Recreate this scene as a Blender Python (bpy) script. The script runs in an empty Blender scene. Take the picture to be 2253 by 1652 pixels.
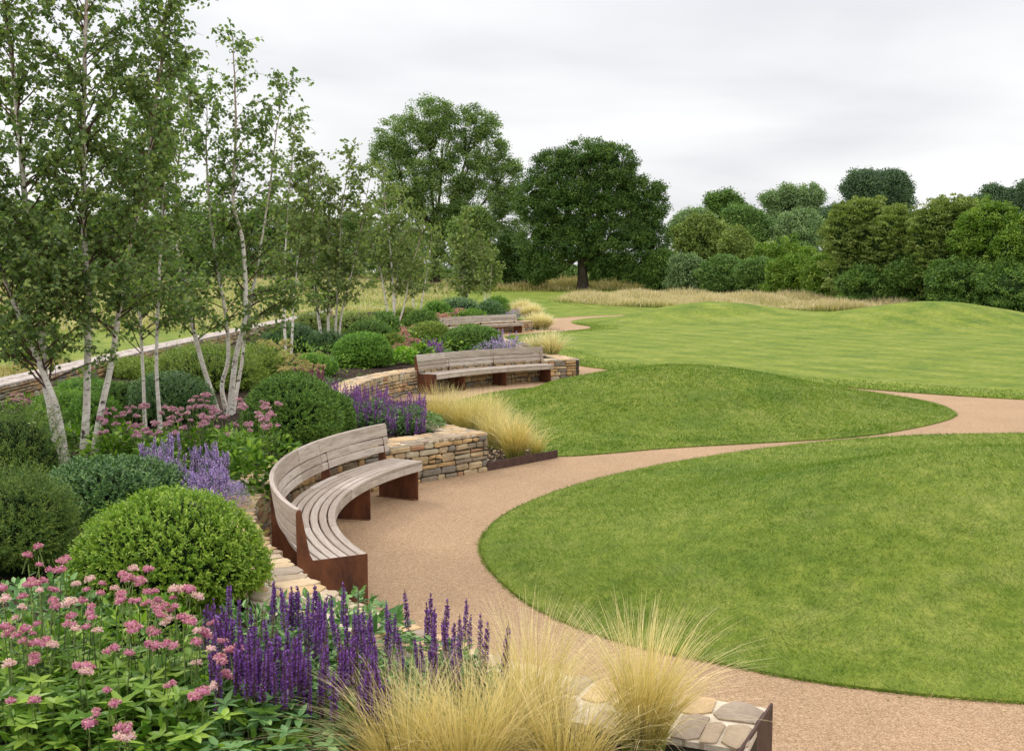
import bpy, math, random
import numpy as np
from mathutils import Vector, geometry
from math import radians as R, sin, cos, tan, pi, atan, atan2
random.seed(7); rng = np.random.default_rng(7)
sc = bpy.context.scene
COL = sc.collection

# ------------------------------------------------------------------ camera
PITCH, CAMH, FPX = R(5.14), 2.6, 2400.0
cam = bpy.data.cameras.new('camera'); co = bpy.data.objects.new('camera', cam); COL.objects.link(co)
co.location = (0, 0, CAMH); co.rotation_euler = (R(90) - PITCH, 0, 0)
cam.sensor_width = 36; cam.lens = 36 * FPX / 2253; cam.clip_end = 2000; cam.clip_start = .05
sc.camera = co

# ------------------------------------------------------------------ world, sun, exposure
SUN_EL, SUN_AZ = R(44), R(-50)      # azimuth measured from +Y towards +X (sun behind left of the garden)
w = bpy.data.worlds.new('World'); sc.world = w; w.use_nodes = True
nt = w.node_tree; nt.nodes.clear()
def N(t, **k):
    n = nt.nodes.new(t)
    for a, b in k.items(): setattr(n, a, b)
    return n
L = lambda a, b: nt.links.new(a, b)
out = N('ShaderNodeOutputWorld'); bg = N('ShaderNodeBackground')
sky = N('ShaderNodeTexSky', sky_type='NISHITA', sun_disc=False, sun_elevation=SUN_EL, sun_rotation=SUN_AZ)
sky.air_density = 1; sky.dust_density = 3
tc = N('ShaderNodeTexCoord'); sep = N('ShaderNodeSeparateXYZ'); L(tc.outputs['Generated'], sep.inputs[0])
# project the direction on a flat cloud layer so clouds flatten to the horizon
mx = N('ShaderNodeMath', operation='MAXIMUM'); L(sep.outputs[2], mx.inputs[0]); mx.inputs[1].default_value = 0.0
ad = N('ShaderNodeMath', operation='ADD'); L(mx.outputs[0], ad.inputs[0]); ad.inputs[1].default_value = .13
dx = N('ShaderNodeMath', operation='DIVIDE'); L(sep.outputs[0], dx.inputs[0]); L(ad.outputs[0], dx.inputs[1])
dy = N('ShaderNodeMath', operation='DIVIDE'); L(sep.outputs[1], dy.inputs[0]); L(ad.outputs[0], dy.inputs[1])
cmb = N('ShaderNodeCombineXYZ'); L(dx.outputs[0], cmb.inputs[0]); L(dy.outputs[0], cmb.inputs[1])
nz = N('ShaderNodeTexNoise'); nz.inputs['Scale'].default_value = .75; nz.inputs['Detail'].default_value = 5; nz.inputs['Roughness'].default_value = .45
nz.inputs['Distortion'].default_value = .25
L(cmb.outputs[0], nz.inputs['Vector'])
cr = N('ShaderNodeValToRGB'); e = cr.color_ramp.elements
e[0].position = .38; e[0].color = (.79, .795, .825, 1); e[1].position = .58; e[1].color = (.97, .97, .97, 1)
L(nz.outputs[0], cr.inputs[0])
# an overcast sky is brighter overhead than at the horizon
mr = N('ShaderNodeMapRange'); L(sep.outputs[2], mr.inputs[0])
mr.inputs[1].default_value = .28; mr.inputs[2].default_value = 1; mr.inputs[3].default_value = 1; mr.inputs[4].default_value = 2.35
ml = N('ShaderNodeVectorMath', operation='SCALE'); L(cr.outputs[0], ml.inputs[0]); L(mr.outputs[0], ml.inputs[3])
sk = N('ShaderNodeVectorMath', operation='SCALE'); L(sky.outputs[0], sk.inputs[0]); sk.inputs[3].default_value = .01
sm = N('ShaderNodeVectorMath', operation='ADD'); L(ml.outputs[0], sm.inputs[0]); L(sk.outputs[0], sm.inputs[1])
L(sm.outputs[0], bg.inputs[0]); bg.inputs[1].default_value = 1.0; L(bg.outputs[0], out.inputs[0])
sd = bpy.data.lights.new('sun', 'SUN'); so = bpy.data.objects.new('sun', sd); COL.objects.link(so)
sd.energy = 1.5; sd.angle = R(12); sd.color = (1, .955, .9)
so.rotation_euler = Vector((sin(SUN_AZ) * cos(SUN_EL), cos(SUN_AZ) * cos(SUN_EL), sin(SUN_EL))).to_track_quat('Z', 'Y').to_euler()
sc.view_settings.view_transform = 'Standard'; sc.view_settings.look = 'None'
sc.view_settings.exposure = 0.0; sc.view_settings.gamma = 1.0
sc.cycles.max_bounces = 5; sc.cycles.diffuse_bounces = 3; sc.cycles.glossy_bounces = 2; sc.cycles.transmission_bounces = 2
sc.cycles.use_adaptive_sampling = True

# ------------------------------------------------------------------ measuring: a photo pixel (2253 wide) to a point
def P(px, py, z):
    a = atan((py - 826) / FPX) + PITCH; d = (CAMH - z) / tan(a)
    return np.array([(px - 1126.5) / FPX * (d * cos(PITCH) + (CAMH - z) * sin(PITCH)), d])
def ZD(py, d): return CAMH - d * tan(atan((py - 826) / FPX) + PITCH)
def XD(px, d, z=.8): return (px - 1126.5) / FPX * (d * cos(PITCH) + (CAMH - z) * sin(PITCH))
def W(px, py, d):
    z = ZD(py, d); return np.array([XD(px, d, z), d, z])
def sst(a, b, x):
    t = np.clip((x - a) / (b - a), 0, 1); return t * t * (3 - 2 * t)
def GZ(x, y):                                   # the land rises gently beyond the garden
    x = np.asarray(x, float); y = np.asarray(y, float)
    return np.where(y > 78, .034 * (y - 78) * sst(78, 92, y), 0.0) * np.where(y > 150, 150 / np.maximum(y, 1), 1.0)
BED = .48

# ------------------------------------------------------------------ mesh helpers
def tag(o, label=None, cat=None, group=None, kind=None):
    if label: o['label'] = label
    if cat: o['category'] = cat
    if group: o['group'] = group
    if kind: o['kind'] = kind
    return o
def thing(name, label, cat, loc, group=None):
    o = bpy.data.objects.new(name, None); COL.objects.link(o); o.location = loc; o.empty_display_size = .2
    return tag(o, label, cat, group)
def mk(name, chunks, mats, parent=None, loc=None, smooth=False):
    """chunks: (V, F, rnd per face or None, material index, t per vertex or None)"""
    vs, ls, lt, rn, mi, tt = [], [], [], [], [], []; off = 0
    for c in chunks:
        V, F = np.asarray(c[0], float), np.asarray(c[1], int)
        if len(F) == 0: continue
        r = c[2] if len(c) > 2 and c[2] is not None else rng.random(len(F))
        m = c[3] if len(c) > 3 else 0
        t = c[4] if len(c) > 4 and c[4] is not None else np.zeros(len(V))
        vs.append(V); ls.append((F + off).ravel()); lt.append(np.full(len(F), F.shape[1])); rn.append(np.broadcast_to(r, (len(F),)))
        mi.append(np.full(len(F), m)); tt.append(t); off += len(V)
    V = np.concatenate(vs); ls = np.concatenate(ls); lt = np.concatenate(lt)
    org = np.array(loc if loc is not None else (tuple(parent.location) if parent else (0, 0, 0)), float)
    me = bpy.data.meshes.new(name)
    me.vertices.add(len(V)); me.vertices.foreach_set('co', (V - org).astype(np.float32).ravel())
    me.loops.add(len(ls)); me.loops.foreach_set('vertex_index', ls.astype(np.int32))
    me.polygons.add(len(lt)); st = np.zeros(len(lt), np.int32); st[1:] = np.cumsum(lt)[:-1]
    me.polygons.foreach_set('loop_start', st); me.polygons.foreach_set('material_index', np.concatenate(mi).astype(np.int32))
    a = me.attributes.new('rnd', 'FLOAT', 'FACE'); a.data.foreach_set('value', np.concatenate(rn).astype(np.float32))
    a = me.attributes.new('t', 'FLOAT', 'POINT'); a.data.foreach_set('value', np.concatenate(tt).astype(np.float32))
    me.update(calc_edges=True)
    me.polygons.foreach_set('use_smooth', np.full(len(lt), smooth))
    for m in (mats if isinstance(mats, (list, tuple)) else [mats]): me.materials.append(m)
    o = bpy.data.objects.new(name, me); COL.objects.link(o)
    if parent: o.parent = parent
    elif loc is not None: o.location = loc
    return o
def nrm(a): return a / np.maximum(np.linalg.norm(a, axis=-1, keepdims=True), 1e-9)
def rv(n): return nrm(rng.normal(size=(n, 3)))
T_DIA = (np.array([(0, 0, 0), (.45, .5, .12), (1, 0, 0), (.45, -.5, .12)]), np.array([(0, 2, 1), (0, 3, 2)]))
T_OVA = (np.array([(0, 0, 0), (.28, .5, .10), (.68, .36, .06), (1, 0, -.08), (.68, -.36, .06), (.28, -.5, .10)]), np.array([(0, 3, 2, 1), (0, 5, 4, 3)]))
T_TRI = (np.array([(0, -.5, 0), (0, .5, 0), (1, 0, 0)]), np.array([(0, 1, 2)]))
T_BLK = (np.array([(0, .5, 0), (0, -.25, .43), (0, -.25, -.43), (1, .35, .1), (1, -.2, .3), (1, -.15, -.35)]), np.array([(0, 1, 4, 3), (1, 2, 5, 4), (2, 0, 3, 5)]))
def inst(T, pos, d, n, size, width=None, rnd=None, mat=0):
    """copies of a small template merged into one chunk (the leaves, petals or blades of one thing)"""
    tv, tf = T; k = len(tv); m = len(pos)
    d = nrm(d); s = nrm(np.cross(n, d)); n = np.cross(d, s)
    size = np.broadcast_to(size, (m,)); width = size if width is None else np.broadcast_to(width, (m,))
    V = pos[:, None] + (tv[:, 0][None, :, None] * size[:, None, None]) * d[:, None] + (tv[:, 1][None, :, None] * width[:, None, None]) * s[:, None] + (tv[:, 2][None, :, None] * width[:, None, None]) * n[:, None]
    F = (tf[None] + (np.arange(m) * k)[:, None, None]).reshape(-1, tf.shape[1])
    r = rng.random(m) if rnd is None else rnd
    return (V.reshape(-1, 3), F, np.repeat(r, len(tf)), mat)
def tube(pts, rad, ns=6, mat=0, rnd=None, cap=False):
    pts = np.asarray(pts, float); rad = np.broadcast_to(rad, (len(pts),)); n = len(pts)
    tg = nrm(np.gradient(pts, axis=0)); ref = np.where(np.abs(tg[:, 2:3]) > .9, np.array([[1., 0, 0]]), np.array([[0, 0, 1.]]))
    a = nrm(np.cross(tg, ref)); b = np.cross(tg, a)
    for i in range(1, n):
        if (a[i] * a[i - 1]).sum() < 0 and abs((a[i] * a[i - 1]).sum()) > .5: a[i] *= -1; b[i] *= -1
    ph = np.arange(ns) * 2 * pi / ns
    V = pts[:, None] + rad[:, None, None] * (np.cos(ph)[None, :, None] * a[:, None] + np.sin(ph)[None, :, None] * b[:, None])
    i = np.arange(n - 1)[:, None] * ns; j = np.arange(ns)[None]; j2 = (j + 1) % ns
    F = np.stack([i + j, i + j2, i + ns + j2, i + ns + j], -1).reshape(-1, 4)
    return (V.reshape(-1, 3), F, np.full(len(F), random.random() if rnd is None else rnd), mat, np.repeat(np.linspace(0, 1, n), ns))
def boxc(c0, ax, ay, az, mat=0, rnd=None):      # box from corner and three edge vectors
    c0, ax, ay, az = map(lambda q: np.array(q, float), (c0, ax, ay, az))
    V = np.array([c0, c0 + ax, c0 + ax + ay, c0 + ay, c0 + az, c0 + ax + az, c0 + ax + ay + az, c0 + ay + az])
    F = np.array([(0, 3, 2, 1), (4, 5, 6, 7), (0, 1, 5, 4), (1, 2, 6, 5), (2, 3, 7, 6), (3, 0, 4, 7)])
    return (V, F, np.full(6, random.random() if rnd is None else rnd), mat)
def spl(pts, step, closed=False):                # Catmull-Rom resampled evenly
    p = np.array(pts, float); n = len(p)
    if closed: q = np.vstack([p[-1], p, p[0], p[1]]); m = n
    else: q = np.vstack([2 * p[0] - p[1], p, 2 * p[-1] - p[-2]]); m = n - 1
    o = []
    for i in range(m):
        a, b, c, d = q[i:i + 4]; k = max(2, int(np.linalg.norm(c - b) / step * 3))
        t = np.linspace(0, 1, k, endpoint=False)[:, None]
        o.append(.5 * (2 * b + (c - a) * t + (2 * a - 5 * b + 4 * c - d) * t ** 2 + (3 * b - a - 3 * c + d) * t ** 3))
    o = np.vstack(o + ([p[:1]] if closed else [p[-1:]]))
    s = np.r_[0, np.cumsum(np.linalg.norm(np.diff(o, axis=0), axis=1))]; k = max(2, int(round(s[-1] / step)))
    u = np.linspace(0, s[-1], k + 1); r = np.stack([np.interp(u, s, o[:, j]) for j in range(p.shape[1])], 1)
    return r[:-1] if closed else r
def inside(poly, q):
    x, y = q[:, 0], q[:, 1]; r = np.zeros(len(q), bool); a = poly; b = np.roll(poly, -1, 0)
    for (x1, y1), (x2, y2) in zip(a, b):
        if y1 == y2: continue
        c = ((y1 > y) != (y2 > y)) & (x < (x2 - x1) * (y - y1) / (y2 - y1) + x1); r ^= c
    return r
def dist(poly, q):
    a = poly; b = np.roll(poly, -1, 0); D = np.full(len(q), 1e9)
    for p0, p1 in zip(a, b):
        v = p1 - p0; t = np.clip(((q - p0) @ v) / max(v @ v, 1e-9), 0, 1)
        D = np.minimum(D, np.linalg.norm(q - p0 - t[:, None] * v, axis=1))
    return D
def patch(name, poly, inner, zf, mat, skirt=.08, loc=None):
    q = inner[inside(poly, inner)]; q = q[dist(poly, q) > .12]
    n = len(poly); allp = [Vector(p) for p in np.vstack([poly, q])]
    v, _, f, *_ = geometry.delaunay_2d_cdt(allp, [(i, (i + 1) % n) for i in range(n)], [list(range(n))], 1, 1e-4)
    V = np.array([tuple(a) for a in v]); F = np.array([list(a) for a in f if len(a) == 3])
    tri = V[F]; ar = (tri[:, 1, 0] - tri[:, 0, 0]) * (tri[:, 2, 1] - tri[:, 0, 1]) - (tri[:, 2, 0] - tri[:, 0, 0]) * (tri[:, 1, 1] - tri[:, 0, 1])
    F[ar < 0] = F[ar < 0][:, ::-1]
    V3 = np.c_[V, zf(V[:, 0], V[:, 1], dist(poly, V))]
    ch = [(V3, F)]
    zb = zf(poly[:, 0], poly[:, 1], np.zeros(n)); S = np.vstack([np.c_[poly, zb], np.c_[poly, zb - skirt]]); i = np.arange(n); j = (i + 1) % n
    ch.append((S, np.stack([i, j, j + n, i + n], -1)))
    return mk(name, ch, mat, smooth=True)

# ------------------------------------------------------------------ materials
def newmat(name):
    m = bpy.data.materials.new(name); m.use_nodes = True; m.node_tree.nodes.clear(); return m, m.node_tree
class MB:
    def __init__(s, name): s.m, s.t = newmat(name)
    def n(s, ty, inp=None, **k):
        x = s.t.nodes.new(ty)
        for a, b in k.items(): setattr(x, a, b)
        for a, b in (inp or {}).items():
            if hasattr(b, 'links') or isinstance(b, bpy.types.NodeSocket): s.t.links.new(b, x.inputs[a])
            else: x.inputs[a].default_value = b
        return x
    def ramp(s, f, stops, interp='LINEAR'):
        x = s.t.nodes.new('ShaderNodeValToRGB'); x.color_ramp.interpolation = interp; el = x.color_ramp.elements
        while len(el) < len(stops): el.new(.5)
        for q, (p, c) in zip(el, stops): q.position = p; q.color = (*c, 1) if len(c) == 3 else c
        s.t.links.new(f, x.inputs[0]); return x.outputs[0]
    def mix(s, f, a, b, mode='MIX'):
        x = s.t.nodes.new('ShaderNodeMix'); x.data_type = 'RGBA'; x.blend_type = mode
        for i, v in ((0, f), (6, a), (7, b)):
            if isinstance(v, bpy.types.NodeSocket): s.t.links.new(v, x.inputs[i])
            else: x.inputs[i].default_value = v if i == 0 else (*v, 1)
        return x.outputs[2]
    def noise(s, sc_, det=4, rough=.55, vec=None, dist_=0):
        i = {'Scale': sc_, 'Detail': det, 'Roughness': rough, 'Distortion': dist_}
        if vec is not None: i['Vector'] = vec
        return s.n('ShaderNodeTexNoise', i).outputs[0]
    def pos(s): return s.n('ShaderNodeNewGeometry').outputs['Position']
    def scl(s, vec, v, rot=(0, 0, 0)):
        return s.n('ShaderNodeMapping', {'Vector': vec, 'Scale': v, 'Rotation': rot}).outputs[0]
    def at(s, nm='rnd'): return s.n('ShaderNodeAttribute', attribute_name=nm).outputs['Fac']
    def bump(s, h, st=.5, d=.01): return s.n('ShaderNodeBump', {'Height': h, 'Strength': st, 'Distance': d}).outputs[0]
    def done(s, col, rough=.8, spec=.3, nor=None, trans=0, metal=0):
        i = {'Base Color': col if isinstance(col, bpy.types.NodeSocket) else (*col, 1), 'Roughness': rough, 'Specular IOR Level': spec, 'Metallic': metal}
        if nor is not None: i['Normal'] = nor
        p = s.n('ShaderNodeBsdfPrincipled', i).outputs[0]
        if trans:
            tcol = s.mix(1.0, col, (1.0, 1.25, .5), 'MULTIPLY') if isinstance(col, bpy.types.NodeSocket) else col
            tr = s.n('ShaderNodeBsdfTranslucent', {'Color': tcol}).outputs[0]
            x = s.n('ShaderNodeMixShader'); x.inputs[0].default_value = trans; s.t.links.new(p, x.inputs[1]); s.t.links.new(tr, x.inputs[2]); p = x.outputs[0]
        s.n('ShaderNodeOutputMaterial', {'Surface': p}); return s.m
def leafmat(name, stops, rough=.5, spec=.22, trans=.25, patch_=0):
    b = MB(name); f = b.at()
    c = b.ramp(f, stops)
    if patch_: c = b.mix(patch_, c, b.ramp(b.noise(3, 3), [(.35, (.6, .62, .6)), (.65, (1.35, 1.3, 1.2))]), 'MULTIPLY')
    return b.done(c, rough, spec, trans=trans)
def leaf3(name, a, m, z, **k): return leafmat(name, [(0, a), (.5, m), (.85, z), (1, tuple(min(1, q * 1.35) for q in z))], **k)

M = {}
def lawnmat(name, tint=1.0, stripes=False, dry=.3):
    b = MB(name); p = b.pos()
    n1 = b.noise(.55, 5, .6, p); n2 = b.noise(b_s := 6.0, 4, .6, p); n3 = b.noise(60, 3, .7, b.scl(p, (1, .6, 1)))
    c = b.ramp(n1, [(.32, (.095 * tint, .155 * tint, .02)), (.5, (.150 * tint, .20 * tint, .024)), (.68, (.195 * tint, .235 * tint, .042))])
    c = b.mix(.8, c, b.ramp(n2, [(.3, (.62, .70, .55)), (.5, (1, 1, 1)), (.7, (1.45, 1.25, 1.5))]), 'MULTIPLY')
    c = b.mix(b.ramp(b.noise(1.7, 6, .7, b.scl(p, (1, 1, 1))), [(.52, (0, 0, 0)), (.75, (dry, dry, dry))]), c, (.36, .33, .12))
    c = b.mix(.8, c, b.ramp(n3, [(.3, (.6, .62, .6)), (.5, (1, 1, 1)), (.7, (1.4, 1.35, 1.3))]), 'MULTIPLY')
    if stripes:
        v = b.scl(p, (1, 1, 1), (0, 0, R(67)))
        wv = b.n('ShaderNodeTexWave', {'Vector': v, 'Scale': .21, 'Distortion': .35, 'Detail': 2, 'Detail Scale': 1.0}, wave_type='BANDS', bands_direction='Y').outputs[0]
        c = b.mix(.42, c, b.ramp(wv, [(.12, (.82, .87, .80)), (.55, (1.0, 1.0, 1.0)), (.92, (1.32, 1.20, 1.15))]), 'MULTIPLY')
    return b.done(c, .85, .15, b.bump(b.noise(25, 5, .75, p), .5, .04))
M['lawn'] = lawnmat('mown_lawn'); M['farlawn'] = lawnmat('striped_lawn', 1.06, True, .4)
def blademat(name, tint=1.0):
    b = MB(name); p = b.pos()
    c = b.ramp(b.at(), [(0, (.095 * tint, .165 * tint, .014)), (.45, (.15 * tint, .23 * tint, .024)), (.8, (.25 * tint, .33 * tint, .06)), (.93, (.40, .42, .16)), (1, (.58, .50, .26))])
    c = b.mix(.75, c, b.ramp(b.noise(.75, 5, .6, p), [(.36, (.58, .78, .42)), (.5, (1, 1, 1)), (.64, (1.32, 1.2, 1.4))]), 'MULTIPLY')
    c = b.mix(.75, c, b.ramp(b.noise(3.2, 5, .7, b.scl(p, (.7, 1.3, 1))), [(.35, (.62, .72, .55)), (.65, (1.35, 1.25, 1.3))]), 'MULTIPLY')
    return b.done(c, .6, .25, trans=.3)
M['blade'] = blademat('grass_blade')
b = MB('resin_gravel'); p = b.pos()
v1 = b.n('ShaderNodeTexVoronoi', {'Vector': p, 'Scale': 135}); 
c = b.ramp(b.n('ShaderNodeSeparateColor', {'Color': v1.outputs['Color']}).outputs[0], [(0, (.25, .155, .08)), (.3, (.375, .237, .135)), (.7, (.47, .312, .195)), (1, (.57, .42, .27))])
c = b.mix(.5, c, b.ramp(b.noise(.9, 5, .6, p), [(.3, (.80, .79, .78)), (.7, (1.08, 1.06, 1.03))]), 'MULTIPLY')
c = b.mix(.35, c, b.ramp(b.noise(.35, 6, .7, p, .6), [(.35, (.80, .78, .74)), (.6, (1.05, 1.03, 1.0))]), 'MULTIPLY')
c = b.mix(.55, c, b.ramp(b.noise(22, 4, .7, p), [(.3, (.75, .74, .72)), (.7, (1.25, 1.22, 1.2))]), 'MULTIPLY')
M['path'] = b.done(c, .85, .25, b.bump(v1.outputs['Distance'], .6, .008))
b = MB('soil_mulch'); p = b.pos()
v1 = b.n('ShaderNodeTexVoronoi', {'Vector': b.scl(p, (1, 2.2, 1)), 'Scale': 35})
c = b.ramp(b.n('ShaderNodeSeparateColor', {'Color': v1.outputs['Color']}).outputs[0], [(0, (.012, .008, .006)), (.6, (.04, .026, .018)), (1, (.11, .075, .055))])
M['soil'] = b.done(c, .95, .1, b.bump(b.noise(30, 5, .7, p), 1, .03))
b = MB('rubble_stone'); p = b.pos(); f = b.at()
c = b.ramp(f, [(0, (.50, .33, .16)), (.14, (.40, .29, .17)), (.28, (.55, .42, .25)), (.42, (.30, .24, .17)), (.55, (.46, .35, .22)), (.66, (.24, .21, .17)), (.76, (.42, .24, .14)), (.86, (.52, .44, .31)), (.94, (.60, .40, .20))], 'CONSTANT')
c = b.mix(.75, c, b.ramp(b.noise(9, 6, .7, p, .3), [(.28, (.5, .48, .47)), (.5, (1, 1, 1)), (.75, (1.4, 1.38, 1.3))]), 'MULTIPLY')
c = b.mix(b.ramp(b.noise(23, 4, .7, p), [(.6, (0, 0, 0)), (.72, (.5, .5, .5))]), c, (.17, .16, .12))
M['stone'] = b.done(c, .88, .2, b.bump(b.noise(28, 6, .75, p), .9, .02))
b = MB('cap_stone'); p = b.pos(); f = b.at()
c = b.ramp(f, [(0, (.55, .38, .21)), (.2, (.42, .32, .22)), (.4, (.60, .45, .28)), (.55, (.37, .29, .22)), (.7, (.52, .41, .28)), (.85, (.62, .43, .23))], 'CONSTANT')
c = b.mix(.7, c, b.ramp(b.noise(7, 6, .7, p, .3), [(.28, (.6, .57, .55)), (.5, (1, 1, 1)), (.75, (1.3, 1.28, 1.25))]), 'MULTIPLY')
M['capstone'] = b.done(c, .85, .2, b.bump(b.noise(22, 6, .75, p), .8, .015))
b = MB('lime_mortar'); p = b.pos()
M['mortar'] = b.done(b.ramp(b.noise(14, 5, .7, p), [(.3, (.46, .38, .28)), (.7, (.72, .63, .50))]), .95, .1, b.bump(b.noise(40, 5, .7, p), .8, .01))
b = MB('pale_coping'); p = b.pos()
M['coping'] = b.done(b.ramp(b.noise(6, 6, .7, p), [(.3, (.32, .27, .235)), (.5, (.48, .41, .365)), (.7, (.62, .55, .50))]), .9, .15, b.bump(b.noise(22, 5, .7, p), .8, .02))
b = MB('wall_core'); M['core_stone'] = b.done((.06, .05, .035), .95, .1)
b = MB('weathered_timber'); tcx = b.n('ShaderNodeTexCoord').outputs['Object']; g = b.at('t'); f = b.at()
# grain runs along the arc: the coordinate t is the arc length, so build a vector from it
rad = b.n('ShaderNodeVectorMath', {0: tcx}, operation='LENGTH')
uv = b.n('ShaderNodeCombineXYZ', {'X': g, 'Y': b.n('ShaderNodeMath', {0: rad.outputs['Value'], 1: 28.0}, operation='MULTIPLY').outputs[0], 'Z': b.n('ShaderNodeMath', {0: f, 1: 40.0}, operation='MULTIPLY').outputs[0]}).outputs[0]
gr = b.noise(5, 6, .7, uv, .4); st = b.noise(1.6, 4, .6, uv)
c = b.ramp(f, [(0, (.37, .30, .245)), (.5, (.45, .38, .32)), (1, (.53, .46, .40))])
c = b.mix(.85, c, b.ramp(gr, [(.3, (.58, .54, .5)), (.5, (1, 1, 1)), (.7, (1.28, 1.28, 1.28))]), 'MULTIPLY')
c = b.mix(.6, c, b.ramp(st, [(.3, (.8, .74, .68)), (.7, (1.18, 1.18, 1.2))]), 'MULTIPLY')
M['wood'] = b.done(c, .75, .2, b.bump(gr, .35, .003))
b = MB('rusted_steel'); p = b.pos()
c = b.ramp(b.noise(5, 7, .7, b.scl(p, (1, 1, .4))), [(.3, (.06, .025, .015)), (.5, (.14, .052, .025)), (.68, (.23, .088, .038))])
c = b.mix(.5, c, b.ramp(b.noise(60, 4, .7, p), [(.3, (.7, .7, .7)), (.7, (1.35, 1.3, 1.2))]), 'MULTIPLY')
M['steel'] = b.done(c, .7, .3, b.bump(b.noise(80, 4, .7, p), .25, .002))
b = MB('dark_edging'); M['edging'] = b.done(b.ramp(b.noise(9, 5, .6, b.pos()), [(.3, (.05, .028, .022)), (.7, (.11, .06, .045))]), .7, .3)
b = MB('birch_bark'); p = b.pos()
lent = b.noise(9, 4, .6, b.scl(p, (1.6, 1.6, 7)), .2); kn = b.noise(5.5, 4, .7, b.scl(p, (1, 1, 1.3)))
c = b.ramp(b.noise(6, 5, .6, p), [(.3, (.66, .57, .48)), (.6, (.88, .82, .74))])
c = b.mix(b.ramp(lent, [(.57, (0, 0, 0)), (.65, (.9, .9, .9))]), c, (.13, .09, .07))
c = b.mix(b.ramp(kn, [(.60, (0, 0, 0)), (.66, (.95, .95, .95))]), c, (.045, .035, .028))
c = b.mix(b.ramp(b.at('t'), [(.45, (0, 0, 0)), (.85, (.8, .8, .8))]), c, (.24, .13, .09))
M['birch'] = b.done(c, .75, .25, b.bump(lent, .5, .006))
b = MB('birch_twig'); M['twig'] = b.done(b.ramp(b.at(), [(0, (.07, .032, .024)), (.7, (.13, .065, .045)), (1, (.36, .25, .19))]), .6, .3)
b = MB('dark_bark'); M['bark'] = b.done(b.ramp(b.noise(4, 6, .7, b.scl(b.pos(), (1, 1, .25))), [(.3, (.035, .028, .02)), (.7, (.11, .09, .065))]), .9, .1, b.bump(b.noise(8, 5, .7), .8, .05))
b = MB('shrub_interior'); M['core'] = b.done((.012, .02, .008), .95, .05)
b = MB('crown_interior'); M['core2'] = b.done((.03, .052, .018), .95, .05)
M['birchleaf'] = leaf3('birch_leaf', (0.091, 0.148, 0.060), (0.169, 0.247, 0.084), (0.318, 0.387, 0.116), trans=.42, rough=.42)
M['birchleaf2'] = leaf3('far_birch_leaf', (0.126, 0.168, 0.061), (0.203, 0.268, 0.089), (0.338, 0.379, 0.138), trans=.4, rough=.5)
M['box'] = leaf3('box_leaf', (0.101, 0.200, 0.018), (0.202, 0.332, 0.031), (0.357, 0.461, 0.062), trans=.25, rough=.4)
M['boxmid'] = leaf3('box_leaf_mid', (0.057, 0.142, 0.020), (0.115, 0.253, 0.029), (0.230, 0.385, 0.051), trans=.2)
M['boxdark'] = leaf3('dark_box_leaf', (0.048, 0.115, 0.031), (0.080, 0.182, 0.044), (0.160, 0.270, 0.061), trans=.15, rough=.38, spec=.5)
M['yew'] = leaf3('yew_needle', (0.054, 0.121, 0.022), (0.099, 0.200, 0.031), (0.216, 0.342, 0.049), trans=.12)
M['yewgold'] = leaf3('golden_yew_needle', (.035, .09, .02), (.095, .17, .026), (.23, .30, .05), trans=.15)
M['olive'] = leaf3('olive_needle', (0.081, 0.149, 0.018), (0.162, 0.243, 0.030), (0.324, 0.392, 0.060), trans=.15)
M['perennial'] = leaf3('perennial_leaf', (0.071, 0.156, 0.018), (0.131, 0.254, 0.028), (0.285, 0.411, 0.056), trans=.3, rough=.42)
M['sage'] = leaf3('salvia_leaf', (0.074, 0.169, 0.054), (0.135, 0.260, 0.084), (0.257, 0.403, 0.144), trans=.22)
M['hosta'] = leaf3('lime_leaf', (.14, .28, .03), (.24, .42, .05), (.38, .55, .1), trans=.3)
M['stem'] = leaf3('green_stem', (.06, .09, .03), (.12, .18, .05), (.2, .26, .08), trans=0)
def petal(name, a, m, z):
    return leafmat(name, [(0, a), (.35, m), (.8, z), (1, tuple(min(.95, q * 1.25) for q in z))], rough=.6, trans=.25)
M['pink'] = petal('pink_petal', (0.405, 0.099, 0.207), (0.626, 0.234, 0.360), (0.782, 0.495, 0.522))
M['palepink'] = petal('pale_pink_petal', (.62, .30, .36), (.80, .52, .52), (.90, .72, .66))
M['dpink'] = petal('deep_pink_petal', (0.374, 0.105, 0.240), (0.572, 0.270, 0.408), (0.726, 0.525, 0.552))
M['dusty'] = petal('dusty_pink_petal', (0.391, 0.180, 0.180), (0.575, 0.285, 0.285), (0.759, 0.456, 0.418))
M['purple'] = petal('violet_petal', (0.091, 0.022, 0.154), (0.183, 0.054, 0.346), (0.329, 0.143, 0.557))
M['mauve'] = petal('mauve_petal', (0.182, 0.054, 0.286), (0.308, 0.096, 0.494), (0.476, 0.192, 0.676))
M['calyx'] = petal('calyx', (.05, .02, .035), (.10, .045, .06), (.17, .1, .08))
M['lilac'] = petal('lilac_petal', (0.270, 0.178, 0.482), (0.445, 0.301, 0.697), (0.646, 0.468, 0.862))
M['spent'] = petal('spent_flower', (.12, .07, .06), (.2, .13, .10), (.32, .24, .18))
M['claret'] = petal('claret_petal', (.16, .02, .08), (.28, .05, .16), (.42, .12, .28))
M['tan'] = petal('tan_seedhead', (.35, .25, .12), (.46, .38, .18), (.60, .50, .27))
def stipa(name, base, mid, tip):
    b = MB(name); c = b.ramp(b.at('t'), [(0, base), (.4, mid), (.85, tip), (1, tip)])
    c = b.mix(.8, c, b.ramp(b.at(), [(0, (.62, .66, .55)), (.5, (1, 1, 1)), (1, (1.3, 1.28, 1.35))]), 'MULTIPLY')
    return b.done(c, .55, .3, trans=.25)
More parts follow.
